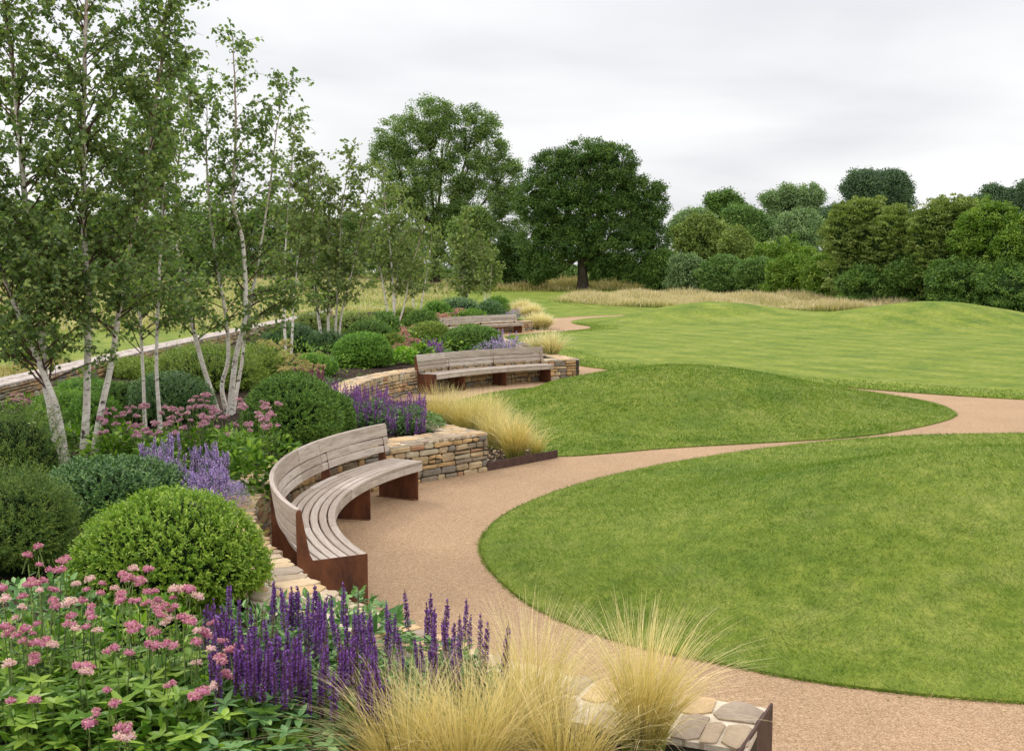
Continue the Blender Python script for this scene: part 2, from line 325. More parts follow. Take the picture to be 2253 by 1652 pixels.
M['stipa'] = stipa('feather_grass', (.24, .26, .06), (.64, .48, .16), (.88, .71, .40))
M['stipapale'] = stipa('pale_feather_grass', (.28, .32, .10), (.64, .52, .26), (.88, .74, .50))
M['meadow'] = stipa('meadow_grass', (0.120, 0.170, 0.030), (0.340, 0.290, 0.090), (0.560, 0.410, 0.220))
M['meadow2'] = stipa('pink_meadow_grass', (.22, .28, .07), (.50, .42, .19), (.76, .60, .40))
M['oak'] = leaf3('oak_leaf', (0.039, 0.088, 0.020), (0.080, 0.155, 0.029), (0.152, 0.235, 0.049), trans=.15)
M['ash'] = leaf3('ash_leaf', (0.099, 0.172, 0.046), (0.168, 0.258, 0.064), (0.276, 0.367, 0.100), trans=.2)
M['bushdark'] = leaf3('dark_bush_leaf', (0.058, 0.119, 0.026), (0.115, 0.211, 0.041), (0.212, 0.321, 0.060), trans=.15)
M['bushmid'] = leaf3('mid_bush_leaf', (0.088, 0.172, 0.040), (0.144, 0.250, 0.059), (0.239, 0.343, 0.092), trans=.2)
M['bushlime'] = leaf3('bright_bush_leaf', (0.089, 0.175, 0.020), (0.167, 0.277, 0.031), (0.279, 0.379, 0.061), trans=.2)
M['busholive'] = leaf3('olive_bush_leaf', (0.115, 0.165, 0.034), (0.217, 0.277, 0.061), (0.346, 0.404, 0.114), trans=.2)
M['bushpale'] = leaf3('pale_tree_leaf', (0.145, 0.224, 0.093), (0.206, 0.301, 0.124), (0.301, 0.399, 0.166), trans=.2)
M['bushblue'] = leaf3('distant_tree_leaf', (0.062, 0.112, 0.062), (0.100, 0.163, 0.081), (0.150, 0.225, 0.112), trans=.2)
# ------------------------------------------------------------------ ground: path, lawns, beds
def sheet(name, x0, x1, y0, y1, z, nx, ny, mat, zf=None):
    X, Y = np.meshgrid(np.linspace(x0, x1, nx), np.linspace(y0, y1, ny)); X = X.ravel(); Y = Y.ravel()
    Z = np.full(len(X), z) if zf is None else zf(X, Y)
    i = np.arange(ny - 1)[:, None] * nx + np.arange(nx - 1)[None]; i = i.ravel()
    return mk(name, [(np.c_[X, Y, Z], np.stack([i, i + 1, i + nx + 1, i + nx], -1))], mat, smooth=True)
tag(sheet('path', -12, 60, -10, 84, 0, 30, 30, M['path']), kind='structure')

def mound(cx, cy, sx, sy, h, rot=0):
    c, s = cos(R(rot)), sin(R(rot))
    def f(x, y):
        u = (x - cx) * c + (y - cy) * s; v = -(x - cx) * s + (y - cy) * c
        return h * np.exp(-.5 * ((u / sx) ** 2 + (v / sy) ** 2))
    return f
LIP = .018
m1p = spl([(0.19, 8.38), (0.73, 7.63), (1.45, 7.12), (2.1, 6.76), (3.14, 6.47), (5.0, 6.25), (8, 6.6), (11, 8.0), (12.5, 11), (12.6, 15), (10.8, 17.9), (8.53, 18.0), (6.11, 17.6), (3.99, 16.5), (2.04, 14.93), (0.69, 13.3), (-0.03, 11.87), (-0.28, 10.8), (-0.28, 10.08), (-0.14, 9.3)], .18, True)
m1g = mound(4.9, 10.3, 2.5, 1.9, .90, 14)
def m1z(x, y, d): return LIP + m1g(x, y) * sst(-.4, 2.2, d)*sst(0,.5,d) + .03 * sst(0, .3, d)
m2p = spl([(.65, 15.7), (2.6, 16.55), (5.32, 17.5), (6.8, 18.55), (8.12, 20.0), (8.6, 21.2), (8.68, 22.65), (8.1, 24.6), (7.28, 26.1), (5, 27.4), (3, 27.1), (1.2, 26.0), (-.18, 24.8), (-1.03, 23.07), (-1.25, 21), (-.9, 18.6), (.05, 16.6)], .2, True)
m2g = mound(3.2, 21.2, 2.6, 1.9, .84, 25)
def m2z(x, y, d): return LIP + m2g(x, y) * sst(0, 2.2, d) + .03 * sst(0, .3, d)
def grid(x0, x1, y0, y1, s):
    X, Y = np.meshgrid(np.arange(float(x0), x1, s), np.arange(float(y0), y1, s)); X[1::2] += s / 2
    return np.c_[X.ravel(), Y.ravel()] + rng.normal(size=(X.size, 2)) * s * .05
tag(patch('lawn_mound', m1p, grid(-1, 13, 6, 19, .3), m1z, M['lawn']), kind='structure')
tag(patch('lawn_mound', m2p, grid(-2, 9, 15, 28, .35), m2z, M['lawn']), kind='structure')
# the wide lawn with its two low mounds, the rough field left of the garden and the land rising behind
pA = spl([(60, 12), (30, 17.5), (18, 20.6), (10.9, 23.1), (7.28, 26.25), (5, 28.3), (2.85, 30.5), (1.81, 32.4), (1.2, 34.5), (.6, 38), (-.1, 43), (-.2, 47.6), (1.2, 50.4), (3.0, 52.9), (3.9, 55.0), (4.1, 57.5), (3.5, 61), (3.6, 65), (5.2, 70), (9.2, 75.0), (20, 79.5), (40, 81)], .5)
pB = spl([(40, 82), (20, 80.7), (9.4, 76.6), (5.0, 73.0), (2.4, 69.2), (.5, 66.5), (-3, 70), (-8, 72), (-10.6, 66)], .8)
pC = np.array([(-10.3, 56), (-9.9, 45), (-9.5, 30), (-9.15, 18), (-9.0, 3), (-9.0, -12), (-140, -12), (-140, 620), (240, 620), (240, 12)])
flp = np.vstack([pA, pB, pC])
m3 = mound(11.2, 62, 3.4, 2.6, 1.08, 8); m4 = mound(21.6, 55.5, 4.0, 2.8, 1.25, 0); m5 = mound(16.5, 60, 5, 3.5, .22)
und = lambda x, y: .05 * (1 + np.sin(x * .35 + 1) * np.sin(y * .22)) * sst(26, 40, y)
def flz(x, y, d): return LIP + GZ(x, y) + (m3(x, y) + m4(x, y) + m5(x, y) + und(x, y) * (x > -5)) * sst(0, 4, d) + .03 * sst(0, .3, d)
def FLZ(x, y): q = np.c_[np.atleast_1d(x), np.atleast_1d(y)]; return flz(q[:, 0], q[:, 1], np.full(len(q), 5.))
inn = np.vstack([grid(-12, 62, 14, 100, 1.1), grid(-60, 60, 101, 175, 4), grid(-60, -13, -10, 100, 4), grid(-135, 235, 180, 610, 25), grid(62, 235, 20, 175, 12), grid(-135, -62, -10, 175, 12)])
tag(patch('lawn', flp, inn, flz, M['farlawn']), kind='structure')

# walls, all listed with the visible face on the right hand of the walking direction
def arc(C, r, a0, a1, step=.15):
    n = max(3, int(abs(R(a1 - a0)) * r / step)); a = np.radians(np.linspace(a0, a1, n)); return np.c_[C[0] + r * np.cos(a), C[1] + r * np.sin(a)]
class Curve:
    def __init__(s, p):
        s.p = p; s.s = np.r_[0, np.cumsum(np.linalg.norm(np.diff(p, axis=0), axis=1))]; t = nrm(np.gradient(p, axis=0)); s.n = np.c_[-t[:, 1], t[:, 0]]; s.L = s.s[-1]
    def at(s, u): return np.array([np.interp(u, s.s, s.p[:, 0]), np.interp(u, s.s, s.p[:, 1])])
    def nl(s, u): v = np.array([np.interp(u, s.s, s.n[:, 0]), np.interp(u, s.s, s.n[:, 1])]); return v / np.linalg.norm(v)
def stone(u0, u1, v0, v1, mp, h, mat, lump=.012, wild=0):
    du, dv = u1 - u0, v1 - v0; c = min(du, dv) * random.uniform(.14, .3); j = lambda k=.008: random.uniform(-k, k)
    q = [(u0 + c, v0), (u1 - c, v0), (u1, v0 + c), (u1, v1 - c), (u1 - c, v1), (u0 + c, v1), (u0, v1 - c), (u0, v0 + c)]
    if wild:
        c1, c2, c3, c4 = (min(du, dv) * random.uniform(.08, .42) for _ in range(4)); q = [(u0 + c1, v0), (u1 - c2, v0), (u1, v0 + c2), (u1, v1 - c3), (u1 - c3, v1), (u0 + c4, v1), (u0, v1 - c4), (u0, v0 + c1)]; k_ = min(du, dv) * .07
        q = [(a + j(k_), b_ + j(k_)) for a, b_ in q]
    q = [(a + j(), b_ + j()) for a, b_ in q]; uc, vc = (u0 + u1) / 2, (v0 + v1) / 2; V = []
    hh = h * random.uniform(.6, 1.25); kx = 1 - min(.25, .018 / du * 2); ky = 1 - min(.3, .016 / dv * 2)
    for k, (fx, fy, hz) in enumerate(((1, 1, -.03), (1, 1, hh * .45), (kx, ky, hh))):
        V += [mp(uc + (a - uc) * fx, vc + (b_ - vc) * fy, hz + (j(lump * .4) if k == 2 else 0)) for a, b_ in q]
    V.append(mp(uc + j(), vc + j(), hh + random.uniform(0, lump * .7)))
    F4 = [(r * 8 + i, r * 8 + (i + 1) % 8, r * 8 + 8 + (i + 1) % 8, r * 8 + 8 + i) for r in (0, 1) for i in range(8)]
    F3 = [(16 + i, 16 + (i + 1) % 8, 24) for i in range(8)]; r_ = random.random(); V = np.array(V)
    return [(V, np.array(F4), np.full(16, r_), mat), (V, np.array(F3), np.full(8, r_), mat)]
def courses(L, z0, z1, hmin=.055, hmax=.13, lmin=.10, lmax=.34, gap=.006):
    out = []; z = z0
    while z < z1 - .03:
        h = random.uniform(hmin, hmax); h = z1 - z if z1 - z - h < hmin * .8 else h; u = -random.uniform(0, .1)
        while u < L:
            l = random.uniform(lmin, lmax) * (1 if h < .1 else .9); b0, b1 = max(u, 0), min(u + l, L)
            if L - b1 < .07: b1 = L
            if b1 - b0 > .04:
                if h > .1 and random.random() < .35:
                    m_ = z + h * random.uniform(.4, .6); out += [(b0 + gap, b1 - gap, z + gap, m_ - gap), (b0 + gap, b1 - gap, m_ + gap, z + h - gap)]
                else: out.append((b0 + gap, b1 - gap, z + gap, z + h - gap))
            u = b1 if b1 == L else u + l
            if b1 == L: break
        z += h
    return out
def wall(name, label, runs, mcap='capstone', mtop='mortar', group=None):
    """runs: dicts curve, th, z1, end0, end1, face_left, big"""
    c0 = runs[0]['c'][0]; root = thing(name, label, 'wall', (c0[0], c0[1], 0), group)
    fc, cp = [], []
    for rn in runs:
        C = Curve(rn['c']); th = rn['th']; z1 = rn['z1']; k = rn.get('k', 1); n = len(C.p)
        zc = z1 - .035
        fr = lambda u, v, h: (*(C.at(u) - C.nl(u) * h), v)
        for cell in courses(C.L, rn.get('z0', -.02), zc, hmin=.055 * k, hmax=.13 * k, lmin=.1 * k, lmax=.34 * k): fc += stone(*cell, fr, .028, 0)
        if rn.get('left'):
            bk = lambda u, v, h: (*(C.at(u) + C.nl(u) * (th + h)), v)
            for cell in courses(C.L, -.02, zc, hmin=.055 * k, hmax=.13 * k, lmin=.1 * k, lmax=.34 * k): fc += [(q[0], q[1][:, ::-1], q[2], q[3]) for q in stone(*cell, bk, .028, 0)]
        for e in rn.get('ends', ()):
            u_ = 0 if e == 0 else C.L; p_, nn = C.at(u_), C.nl(u_); t_ = np.array([nn[1], -nn[0]]) * (-1 if e == 0 else 1)
            ed = lambda u, v, h: (*(p_ + nn * u + t_ * h), v)
            for cell in courses(th, -.02, zc, lmin=.12, lmax=.4): fc += stone(*cell, ed, .028, 0)
        # solid core
        nrmv = C.n; a = C.p; b2 = C.p + nrmv * th
        V = np.vstack([np.c_[a, np.full(n, -.05)], np.c_[a, np.full(n, zc)], np.c_[b2, np.full(n, zc)], np.c_[b2, np.full(n, -.05)]])
        i = np.arange(n - 1); Fq = np.vstack([np.stack([i + r * n, i + 1 + r * n, i + 1 + (r + 1) * n, i + (r + 1) * n], -1) for r in range(3)] + [[(0, n, 2 * n, 3 * n), (n - 1, 4 * n - 1, 3 * n - 1, 2 * n - 1)]])
        fc.append((V, Fq, None, 1))
        # capping: a mortar bed and irregular flat stones
        a2 = C.p - nrmv * .012; b3 = C.p + nrmv * (th + .012)
        V = np.vstack([np.c_[a2, np.full(n, zc + .002)], np.c_[a2, np.full(n, z1 - .006)], np.c_[b3, np.full(n, z1 - .006)], np.c_[b3, np.full(n, zc + .002)]])
        cp.append((V, Fq, None, 1))
        top = lambda u, v, h: (*(C.at(min(max(u, 0), C.L)) + C.nl(u) * v), z1 + h)
        u = 0.0
        while u < C.L - .05:
            l = random.uniform(.17, .36) * (1.3 if k > 1 else 1); l = C.L - u if C.L - u - l < .15 else l; cut = th * random.uniform(.35, .68)
            sk = random.uniform(-.04, .04)
            if th < .3: cells = [(u, u + l, -.03, th + .02)]
            else:
                m_ = u + l * random.uniform(.35, .65)
                cells = [(u, m_ + sk, -.014, cut), (m_ + sk, u + l, -.03, cut * random.uniform(.85, 1))] if random.random() < .5 + (l > .26) * .5 else [(u, u + l, -.014, cut)]
                cells += [(u, m_ - sk, cut, th + .02), (m_ - sk, u + l, cut, th + .02)] if random.random() < .6 + (l > .26) * .4 else [(u, u + l, cut, th + .02)]
            for (q0, q1, v0, v1) in cells:
                g = random.uniform(.002, .022); q1 = min(q1, C.L)
                if q1 - q0 > .08 and v1 - v0 > .06: cp += stone(q0 + g, q1 - g, v0 + (g if v0 > 0 else 0), v1 - g, top, .008, 0, .006, 1)
            u += l
    mk('stonework', fc, [M['stone'], M['core_stone']], root, smooth=False)
    mk('capping', cp, [M[mcap], M[mtop]], root, smooth=False)
    return root
C1 = np.array([2.68, 10.46]); C2 = np.array([4.5, 20.87]); C3 = np.array([8.7, 42.5])
w1 = spl([(1.24, 5.13), (.39, 5.50), (-.17, 5.93), (-.53, 6.30), (-.82, 6.62), (-1.24, 7.14), (-1.70, 7.96), (-2.06, 8.78), (-2.32, 9.6), (-2.42, 10.5), (-2.33, 11.5), (-2.02, 12.55), (-1.60, 13.25), (-1.05, 13.82), (-.34, 14.56)], .12)
w1b = spl([(-.36, 14.60), (-.75, 15.15), (-1.6, 16.3), (-2.6, 17.9), (-3.55, 19.9)], .15)
wall('stone_retaining_wall', 'low stone retaining wall curving behind the nearest curved bench', [dict(c=w1, th=.5, z1=.52, ends=(1,)), dict(c=w1b, th=.40, z1=.516)], group='stone retaining walls')
w2 = arc(C2, 7.5, 196, 112.5)
wall('stone_retaining_wall', 'stone retaining wall behind the middle bench and the salvias', [dict(c=w2, th=.45, z1=.52, ends=(1,)), dict(c=spl([(1.72, 27.98), (1.5, 28.6), (1.0, 30.5), (.2, 34), (-.6, 39), (-2.6, 42.5), (-3.9, 44.5)], .3), th=.4, z1=.516)], group='stone retaining walls')
w3 = arc(C3, 12.65, 172, 127.5, .25)
wall('stone_retaining_wall', 'farthest stone retaining wall beside the far bench and grasses', [dict(c=w3, th=.5, z1=.5, ends=(1,))], group='stone retaining walls')
wall('boundary_wall', 'long pale coped stone wall between the planted beds and field', [dict(c=spl([(-8.45, 6), (-8.5, 12), (-8.65, 18.5), (-9.1, 28), (-9.35, 40), (-9.75, 56), (-10.2, 62)], .35), th=.6, z1=.78, left=True, k=1.5)], mcap='coping', mtop='coping')

# planting beds behind the walls
o1 = Curve(w1); bedp = np.vstack([o1.p + o1.n * .2, w1b[4:] + np.array([-.16, -.1]), (arc(C2, 7.7, 194, 113, .4)), [(1.4, 28.7), (.9, 30.5), (.1, 34), (-.75, 39), (-2.7, 42.4), (-3.7, 44.0)], arc(C3, 12.85, 170, 128, .5), [(.4, 56), (-.6, 62), (-1.5, 66), (-4, 68.5), (-9, 68), (-10.3, 62), (-9.9, 56), (-9.5, 40), (-9.2, 28), (-8.8, 18.5), (-8.6, 12), (-8.6, 3), (.6, 3), (.98, 4.75)]])
tag(patch('planting_bed', bedp, grid(-10, 2, 3, 70, .5), lambda x, y, d: BED - .035 + .03 * np.sin(x * 3.1) * np.sin(y * 2.3) * sst(.2, .6, d), M['soil'], .4), kind='structure')

# gravel strip with its edging at the end of the first wall
gp = np.vstack([[(-.42, 14.62)], spl([(-.28, 14.62), (.15, 15.1), (.62, 15.68)], .2), [(.05, 16.7), (-.95, 18.7), (-1.3, 21), (-1.15, 22.6), (-2.6, 22.6), (-3.3, 19.9), (-1.5, 16.4)]])
tag(patch('gravel_strip', gp, grid(-4, 1, 14, 23, .3), lambda x, y, d: .035 + 0 * x, M['soil'], .05), kind='structure')
def edging(pts, h, th, label):
    c = Curve(spl(pts, .15)); n = len(c.p); a = c.p; b2 = c.p + c.n * th
    V = np.vstack([np.c_[a, np.full(n, -.03)], np.c_[a, np.full(n, h)], np.c_[b2, np.full(n, h)], np.c_[b2, np.full(n, -.03)]]); i = np.arange(n - 1)
    F = np.vstack([np.stack([i + r * n, i + 1 + r * n, i + 1 + ((r + 1) % 4) * n, i + ((r + 1) % 4) * n], -1) for r in range(3)] + [[(0, n, 2 * n, 3 * n), (n - 1, 4 * n - 1, 3 * n - 1, 2 * n - 1)]])
    return tag(mk('metal_edging', [(V, F)], M['edging'], loc=(pts[0][0], pts[0][1], 0)), label, 'edging')
edging([(-.33, 14.53), (.12, 15.02), (.66, 15.62)], .115, .02, 'dark metal edging strip holding the gravel beside the feather grasses')
m_ = 900; q = rng.random((m_ * 3, 2)) * (4, 8.5) + (-3.4, 14.4); q = q[inside(gp, q)]; q = q[dist(gp, q) > .04]
r3 = rv(len(q)); tag(mk('gravel', [inst(T_BLK, np.c_[q, np.full(len(q), .04)], r3, rv(len(q)), rng.uniform(.03, .07, len(q)), rng.uniform(.02, .035, len(q)))], M['stone'], loc=(0, 15.5, 0)), kind='stuff')
# rusty end plate of the first wall, bottom right
t_ = np.array([-.45, -.893]); nn = np.array([.893, -.45])
tag(mk('steel_end_plate', [boxc((1.262, 5.16, -.02), (*(t_ * .74), 0), (*(nn * .012), 0), (0, 0, .553))], M['edging'], loc=(1.25, 5.1, 0)), 'dark rusted steel plate capping the near end of stone wall', 'steel plate')

# ------------------------------------------------------------------ curved benches
def prof(C, pr_, aA, aB, r_, mat=0, seg=.08):
    pr_ = np.array(pr_); k = len(pr_); rm = pr_[:, 0].mean(); n = max(2, int(abs(R(aB - aA)) * rm / seg) + 1); a = np.radians(np.linspace(aA, aB, n))
    V = np.stack([C[0] + pr_[None, :, 0] * np.cos(a)[:, None], C[1] + pr_[None, :, 0] * np.sin(a)[:, None], np.broadcast_to(pr_[None, :, 1], (n, k))], -1).reshape(-1, 3)
    i = np.arange(n - 1)[:, None] * k; j = np.arange(k)[None]; j2 = (j + 1) % k
    F = np.stack([i + j, i + j2, i + k + j2, i + k + j], -1).reshape(-1, 4); t = np.repeat(a * rm, k)
    return [(V, F, np.full(len(F), r_), mat, t), (V, np.array([list(range(k)), list(range((n - 1) * k, n * k))[::-1]]), np.full(2, r_), mat, t)]
def cham(r0, r1, z0, z1, tilt=0, b=.005):
    q = [(r0 + b, z0), (r1 - b, z0), (r1, z0 + b), (r1, z1 - b), (r1 - b, z1), (r0 + b, z1), (r0, z1 - b), (r0, z0 + b)]
    return [(r + tilt * (z - .5), z) for r, z in q]
def bench(label, C, R0, a0, a1, seams_s, seams_b, sup, slats=6):
    am = R((a0 + a1) / 2); root = thing('curved_bench', label, 'bench', (C[0] + (R0 + .25) * cos(am), C[1] + (R0 + .25) * sin(am), 0), 'curved timber benches')
    sg = np.sign(a1 - a0); gp_ = np.degrees(.0035 / R0) * sg
    seat, back = [], []
    def segs(ss): e = [a0 + sg * np.degrees(.014 / R0)] + list(ss) + [a1]; return [(e[i] + (gp_ if i else 0), e[i + 1] - gp_) for i in range(len(e) - 1)]
    for aA, aB in segs(seams_s):
        wv = .47 / slats
        for k in range(slats):
            r0 = R0 + k * wv; z0 = .33 if k == 0 else .405
            if k == 0:
                seat += prof(C, cham(r0, r0 + .032, .335, .412), aA, aB, random.random())
            seat += prof(C, cham(r0, r0 + wv - .014, .415, .45), aA, aB, random.random())
    for aA, aB in segs(seams_b):
        for z0, z1 in ((.712, .858), (.622, .699), (.532, .609)):
            back += prof(C, cham(R0 + .475, R0 + .515, z0, z1, .16), aA, aB, random.random())
    for nm_, ch in (('seat', seat), ('backrest', back)):
        o = mk(nm_, [(c[0] - np.array([C[0], C[1], 0]), *c[1:]) for c in ch], M['wood'], loc=(0, 0, 0))
        o.parent = root; o.location = (C[0] - root.location.x, C[1] - root.location.y, 0)
    for k, a in enumerate(sup):
        end = k in (0, len(sup) - 1); zt = .452 if end else .402; th = .012; da = np.degrees(th / R0)
        if k == 0: aA, aB = a, a + sg * da
        elif end: aA, aB = a - sg * da - sg * .3, a - sg * .3
        else: aA, aB = a - da / 2, a + da / 2
        if end and k: zt = .402
        ch = prof(C, [(R0 + .004, .0), (R0 + .445, .0), (R0 + .445, zt), (R0 + .004, zt)], aA, aB, .5, seg=1)
        ch += prof(C, [(R0 + .445, .0), (R0 + .565, .0), (R0 + .572, .83), (R0 + .56, .85), (R0 + .535, .85), (R0 + .470, .50), (R0 + .445, zt)], aA, aB, .5, seg=1)
        ch += prof(C, [(R0 + .004, .001), (R0 + .56, .001), (R0 + .56, .008), (R0 + .004, .008)], aA, aA - sg * np.degrees(.05 / R0) if k else aA + sg * np.degrees(.05 / R0), .5, seg=1)
        mk('support_panel', ch, M['steel'], root)
    return root
bench('weathered timber bench nearest the camera, tightly curved on rusty steel panels', C1, 4.345, 208.9, 149.2, (195, 173.3, 164.6), (189, 174.2, 167.0), (208.9, 189, 165.2, 150))
bench('weathered timber bench in the middle, rusty end panel showing its side', C2, 6.97, 152.4, 119.8, (144.2, 131.5), (143.8, 132.2), (152.4, 143.2, 131.6, 120.2))
bench('farthest timber bench, half hidden behind two clipped box domes', C3, 12.0, 168, 132.6, (160, 150, 141), (160, 150, 141), (168, 156, 144, 133))
# ------------------------------------------------------------------ grass on the lawns
def scatter(poly, n, dens=None):
    lo, hi = poly.min(0), poly.max(0); q = rng.random((n, 2)) * (hi - lo) + lo; q = q[inside(poly, q)]
    if dens is not None: q = q[rng.random(len(q)) < dens(q)]
    return q
def blades(name, q, z, hgt, wid, mat, lean=.9):
    n = len(q); d = np.c_[rng.normal(size=(n, 2)) * lean, np.ones(n)]; s = np.c_[rng.normal(size=(n, 2)), np.zeros(n)]
    # neighbouring blades lean alike, so the turf has a nap
    a = 2.2 * np.sin(q[:, 0] * 1.9 + 1.3 * np.sin(q[:, 1] * 1.1)) + 1.7 * np.sin(q[:, 1] * 2.3 + q[:, 0]); d[:, 0] += .7 * np.cos(a); d[:, 1] += .7 * np.sin(a)
    h = hgt * rng.uniform(.5, 1.3, n); c = inst(T_TRI, np.c_[q, z - .006], d, s, h, wid)
    return tag(mk(name, [c], M[mat], loc=(q[:, 0].mean(), q[:, 1].mean(), 0)), kind='stuff')
q = scatter(m1p, 640000, lambda p: np.clip((8.5 / np.hypot(p[:, 0], p[:, 1])) ** 2, .12, 1) * ((p[:, 0] < p[:, 1] * .5 + .8)))
dd = dist(m1p, q); dist_ = np.hypot(q[:, 0], q[:, 1])
blades('grass', q, m1z(q[:, 0], q[:, 1], dd), .040 + .001 * dist_, .0042 * np.maximum(1, dist_ / 9), 'blade')
q = scatter(m2p, 170000, lambda p: np.clip((20 / np.hypot(p[:, 0], p[:, 1])) ** 2, .12, 1)); dd = dist(m2p, q)
blades('grass', q, m2z(q[:, 0], q[:, 1], dd), .055, .012, 'blade')
ed = Curve(pA[(pA[:, 1] < 62) & (pA[:, 0] < 20)]); u = rng.random(26000) * ed.L; q = np.stack([np.interp(u, ed.s, ed.p[:, k]) for k in (0, 1)], 1); nn_ = np.stack([np.interp(u, ed.s, ed.n[:, k]) for k in (0, 1)], 1)
q = q - nn_ * (rng.random((len(q), 1)) ** 2 * 1.6) ; q = q[inside(flp, q)]
blades('grass', q, flz(q[:, 0], q[:, 1], dist(flp, q)), .06, .02, 'blade')
for pl, zf_, nf in ((m1p, m1z, 16000), (m2p, m2z, 9000)):
    eC = Curve(np.vstack([pl, pl[:1]])); u = rng.random(nf) * eC.L; q = np.stack([np.interp(u, eC.s, eC.p[:, k]) for k in (0, 1)], 1) + rng.normal(size=(nf, 2)) * .014
    blades('grass', q, np.full(nf, .012), .045, .006, 'blade', 1.3)
# a few fallen birch leaves and loose stones along the path edges
qe = np.vstack([Curve(m1p).p[rng.integers(0, len(m1p), 150)] + rng.normal(size=(150, 2)) * .22, w1[rng.integers(0, len(w1), 160)] + rng.normal(size=(160, 2)) * [.25, .25] + [.45, .1]])
qe = qe[~inside(m1p, qe) & ~inside(bedp, qe)]; n_ = len(qe)
tag(mk('fallen_leaves', [inst(T_OVA, np.c_[qe, np.full(n_, .008)], np.c_[rng.normal(size=(n_, 2)), np.zeros(n_)], rv(n_) * .25 + [0, 0, 1], rng.uniform(.018, .04, n_), rng.uniform(.012, .026, n_))], M['tan'], loc=(0, 9, 0)), kind='stuff')
def strips(base, h, lean, wid, droop=.35, seg=4, curl=None):
    """tall curved blades: base (n,3), h (n), lean (n,2) -> one chunk with t running from base to tip"""
    n = len(base); t = np.linspace(0, 1, seg + 1); az = rng.random(n) * 2 * pi; s = np.c_[np.cos(az), np.sin(az), np.zeros(n)]
    P_ = base[:, None] + np.stack([lean[:, None, 0] * t ** 1.8, lean[:, None, 1] * t ** 1.8, h[:, None] * (t - droop * t ** 3 * np.minimum(1, np.linalg.norm(lean, axis=1) / np.maximum(h, .01))[:, None])], -1)
    wv = (np.broadcast_to(wid, (n,))[:, None] * (1 - .85 * t ** 1.5))[..., None] * .5 * s[:, None]
    V = np.stack([P_ - wv, P_ + wv], 2).reshape(-1, 3); i = (np.arange(n) * (seg + 1) * 2)[:, None] + np.arange(seg)[None] * 2
    F = np.stack([i, i + 1, i + 3, i + 2], -1).reshape(-1, 4)
    return (V, F, np.repeat(rng.random(n), seg), 0, np.tile(np.repeat(t, 2), n))
def meadow(name, poly, n, h, wid, mat, zf=FLZ):
    q = scatter(np.array(poly, float), n); q = q + rng.normal(size=q.shape) * .7 * (rng.random((len(q), 1)) < .5); k = len(q); pt = .6 + .4 * np.sin(q[:, 0] * .7) * np.sin(q[:, 1] * .5 + q[:, 0] * .3)
    hh = h * rng.uniform(.5, 1.1, k) * pt
    tag(mk(name, [strips(np.c_[q, zf(q[:, 0], q[:, 1]) - .02], hh, rng.normal(size=(k, 2)) * .2 * h, wid, seg=2)], M[mat], loc=(q[:, 0].mean(), q[:, 1].mean(), 0)), kind='stuff')
meadow('meadow_grass', [(3.8, 91), (8, 87), (14, 84), (22, 82), (30, 79), (32, 84), (31, 90), (24, 96), (14, 101), (6, 99)], 70000, 1.05, .05, 'meadow2')
meadow('meadow_grass', [(-6, 111), (2, 109.5), (9, 109.5), (14, 113), (24, 116), (34, 118), (34, 150), (-6, 150)], 30000, 1.2, .08, 'meadow')
meadow('meadow_grass', [(-13, 52), (-12, 62), (-9, 80), (-6, 92), (-6, 150), (-60, 150), (-60, 70), (-24, 46)], 60000, .9, .06, 'meadow2')
meadow('meadow_grass', [(-10.4, 22), (-10.6, 27), (-13, 31), (-18, 30), (-17, 22), (-12.5, 19.5)], 8000, .5, .03, 'meadow')

# ------------------------------------------------------------------ shrubs
def ball(c, r3, mat=0, n1=10, n2=16, lo=-1.0):
    a = np.linspace(-pi / 2 if lo <= -1 else math.asin(lo), pi / 2, n1); b_ = np.arange(n2) * 2 * pi / n2
    V = np.stack([np.cos(a)[:, None] * np.cos(b_), np.cos(a)[:, None] * np.sin(b_), np.broadcast_to(np.sin(a)[:, None], (n1, n2))], -1).reshape(-1, 3) * r3 + c
    i = np.arange(n1 - 1)[:, None] * n2; j = np.arange(n2)[None]; j2 = (j + 1) % n2
    return (V, np.stack([i + j, i + j2, i + n2 + j2, i + n2 + j], -1).reshape(-1, 4), None, mat)
def lump(v, k, ph): return sum(np.sin(v @ np.array(w_) * f_ + p_) for w_, f_, p_ in ((ph[0], k, ph[3][0]), (ph[1], k * 1.7, ph[3][1]), (ph[2], k * 2.6, ph[3][2]))) / 3
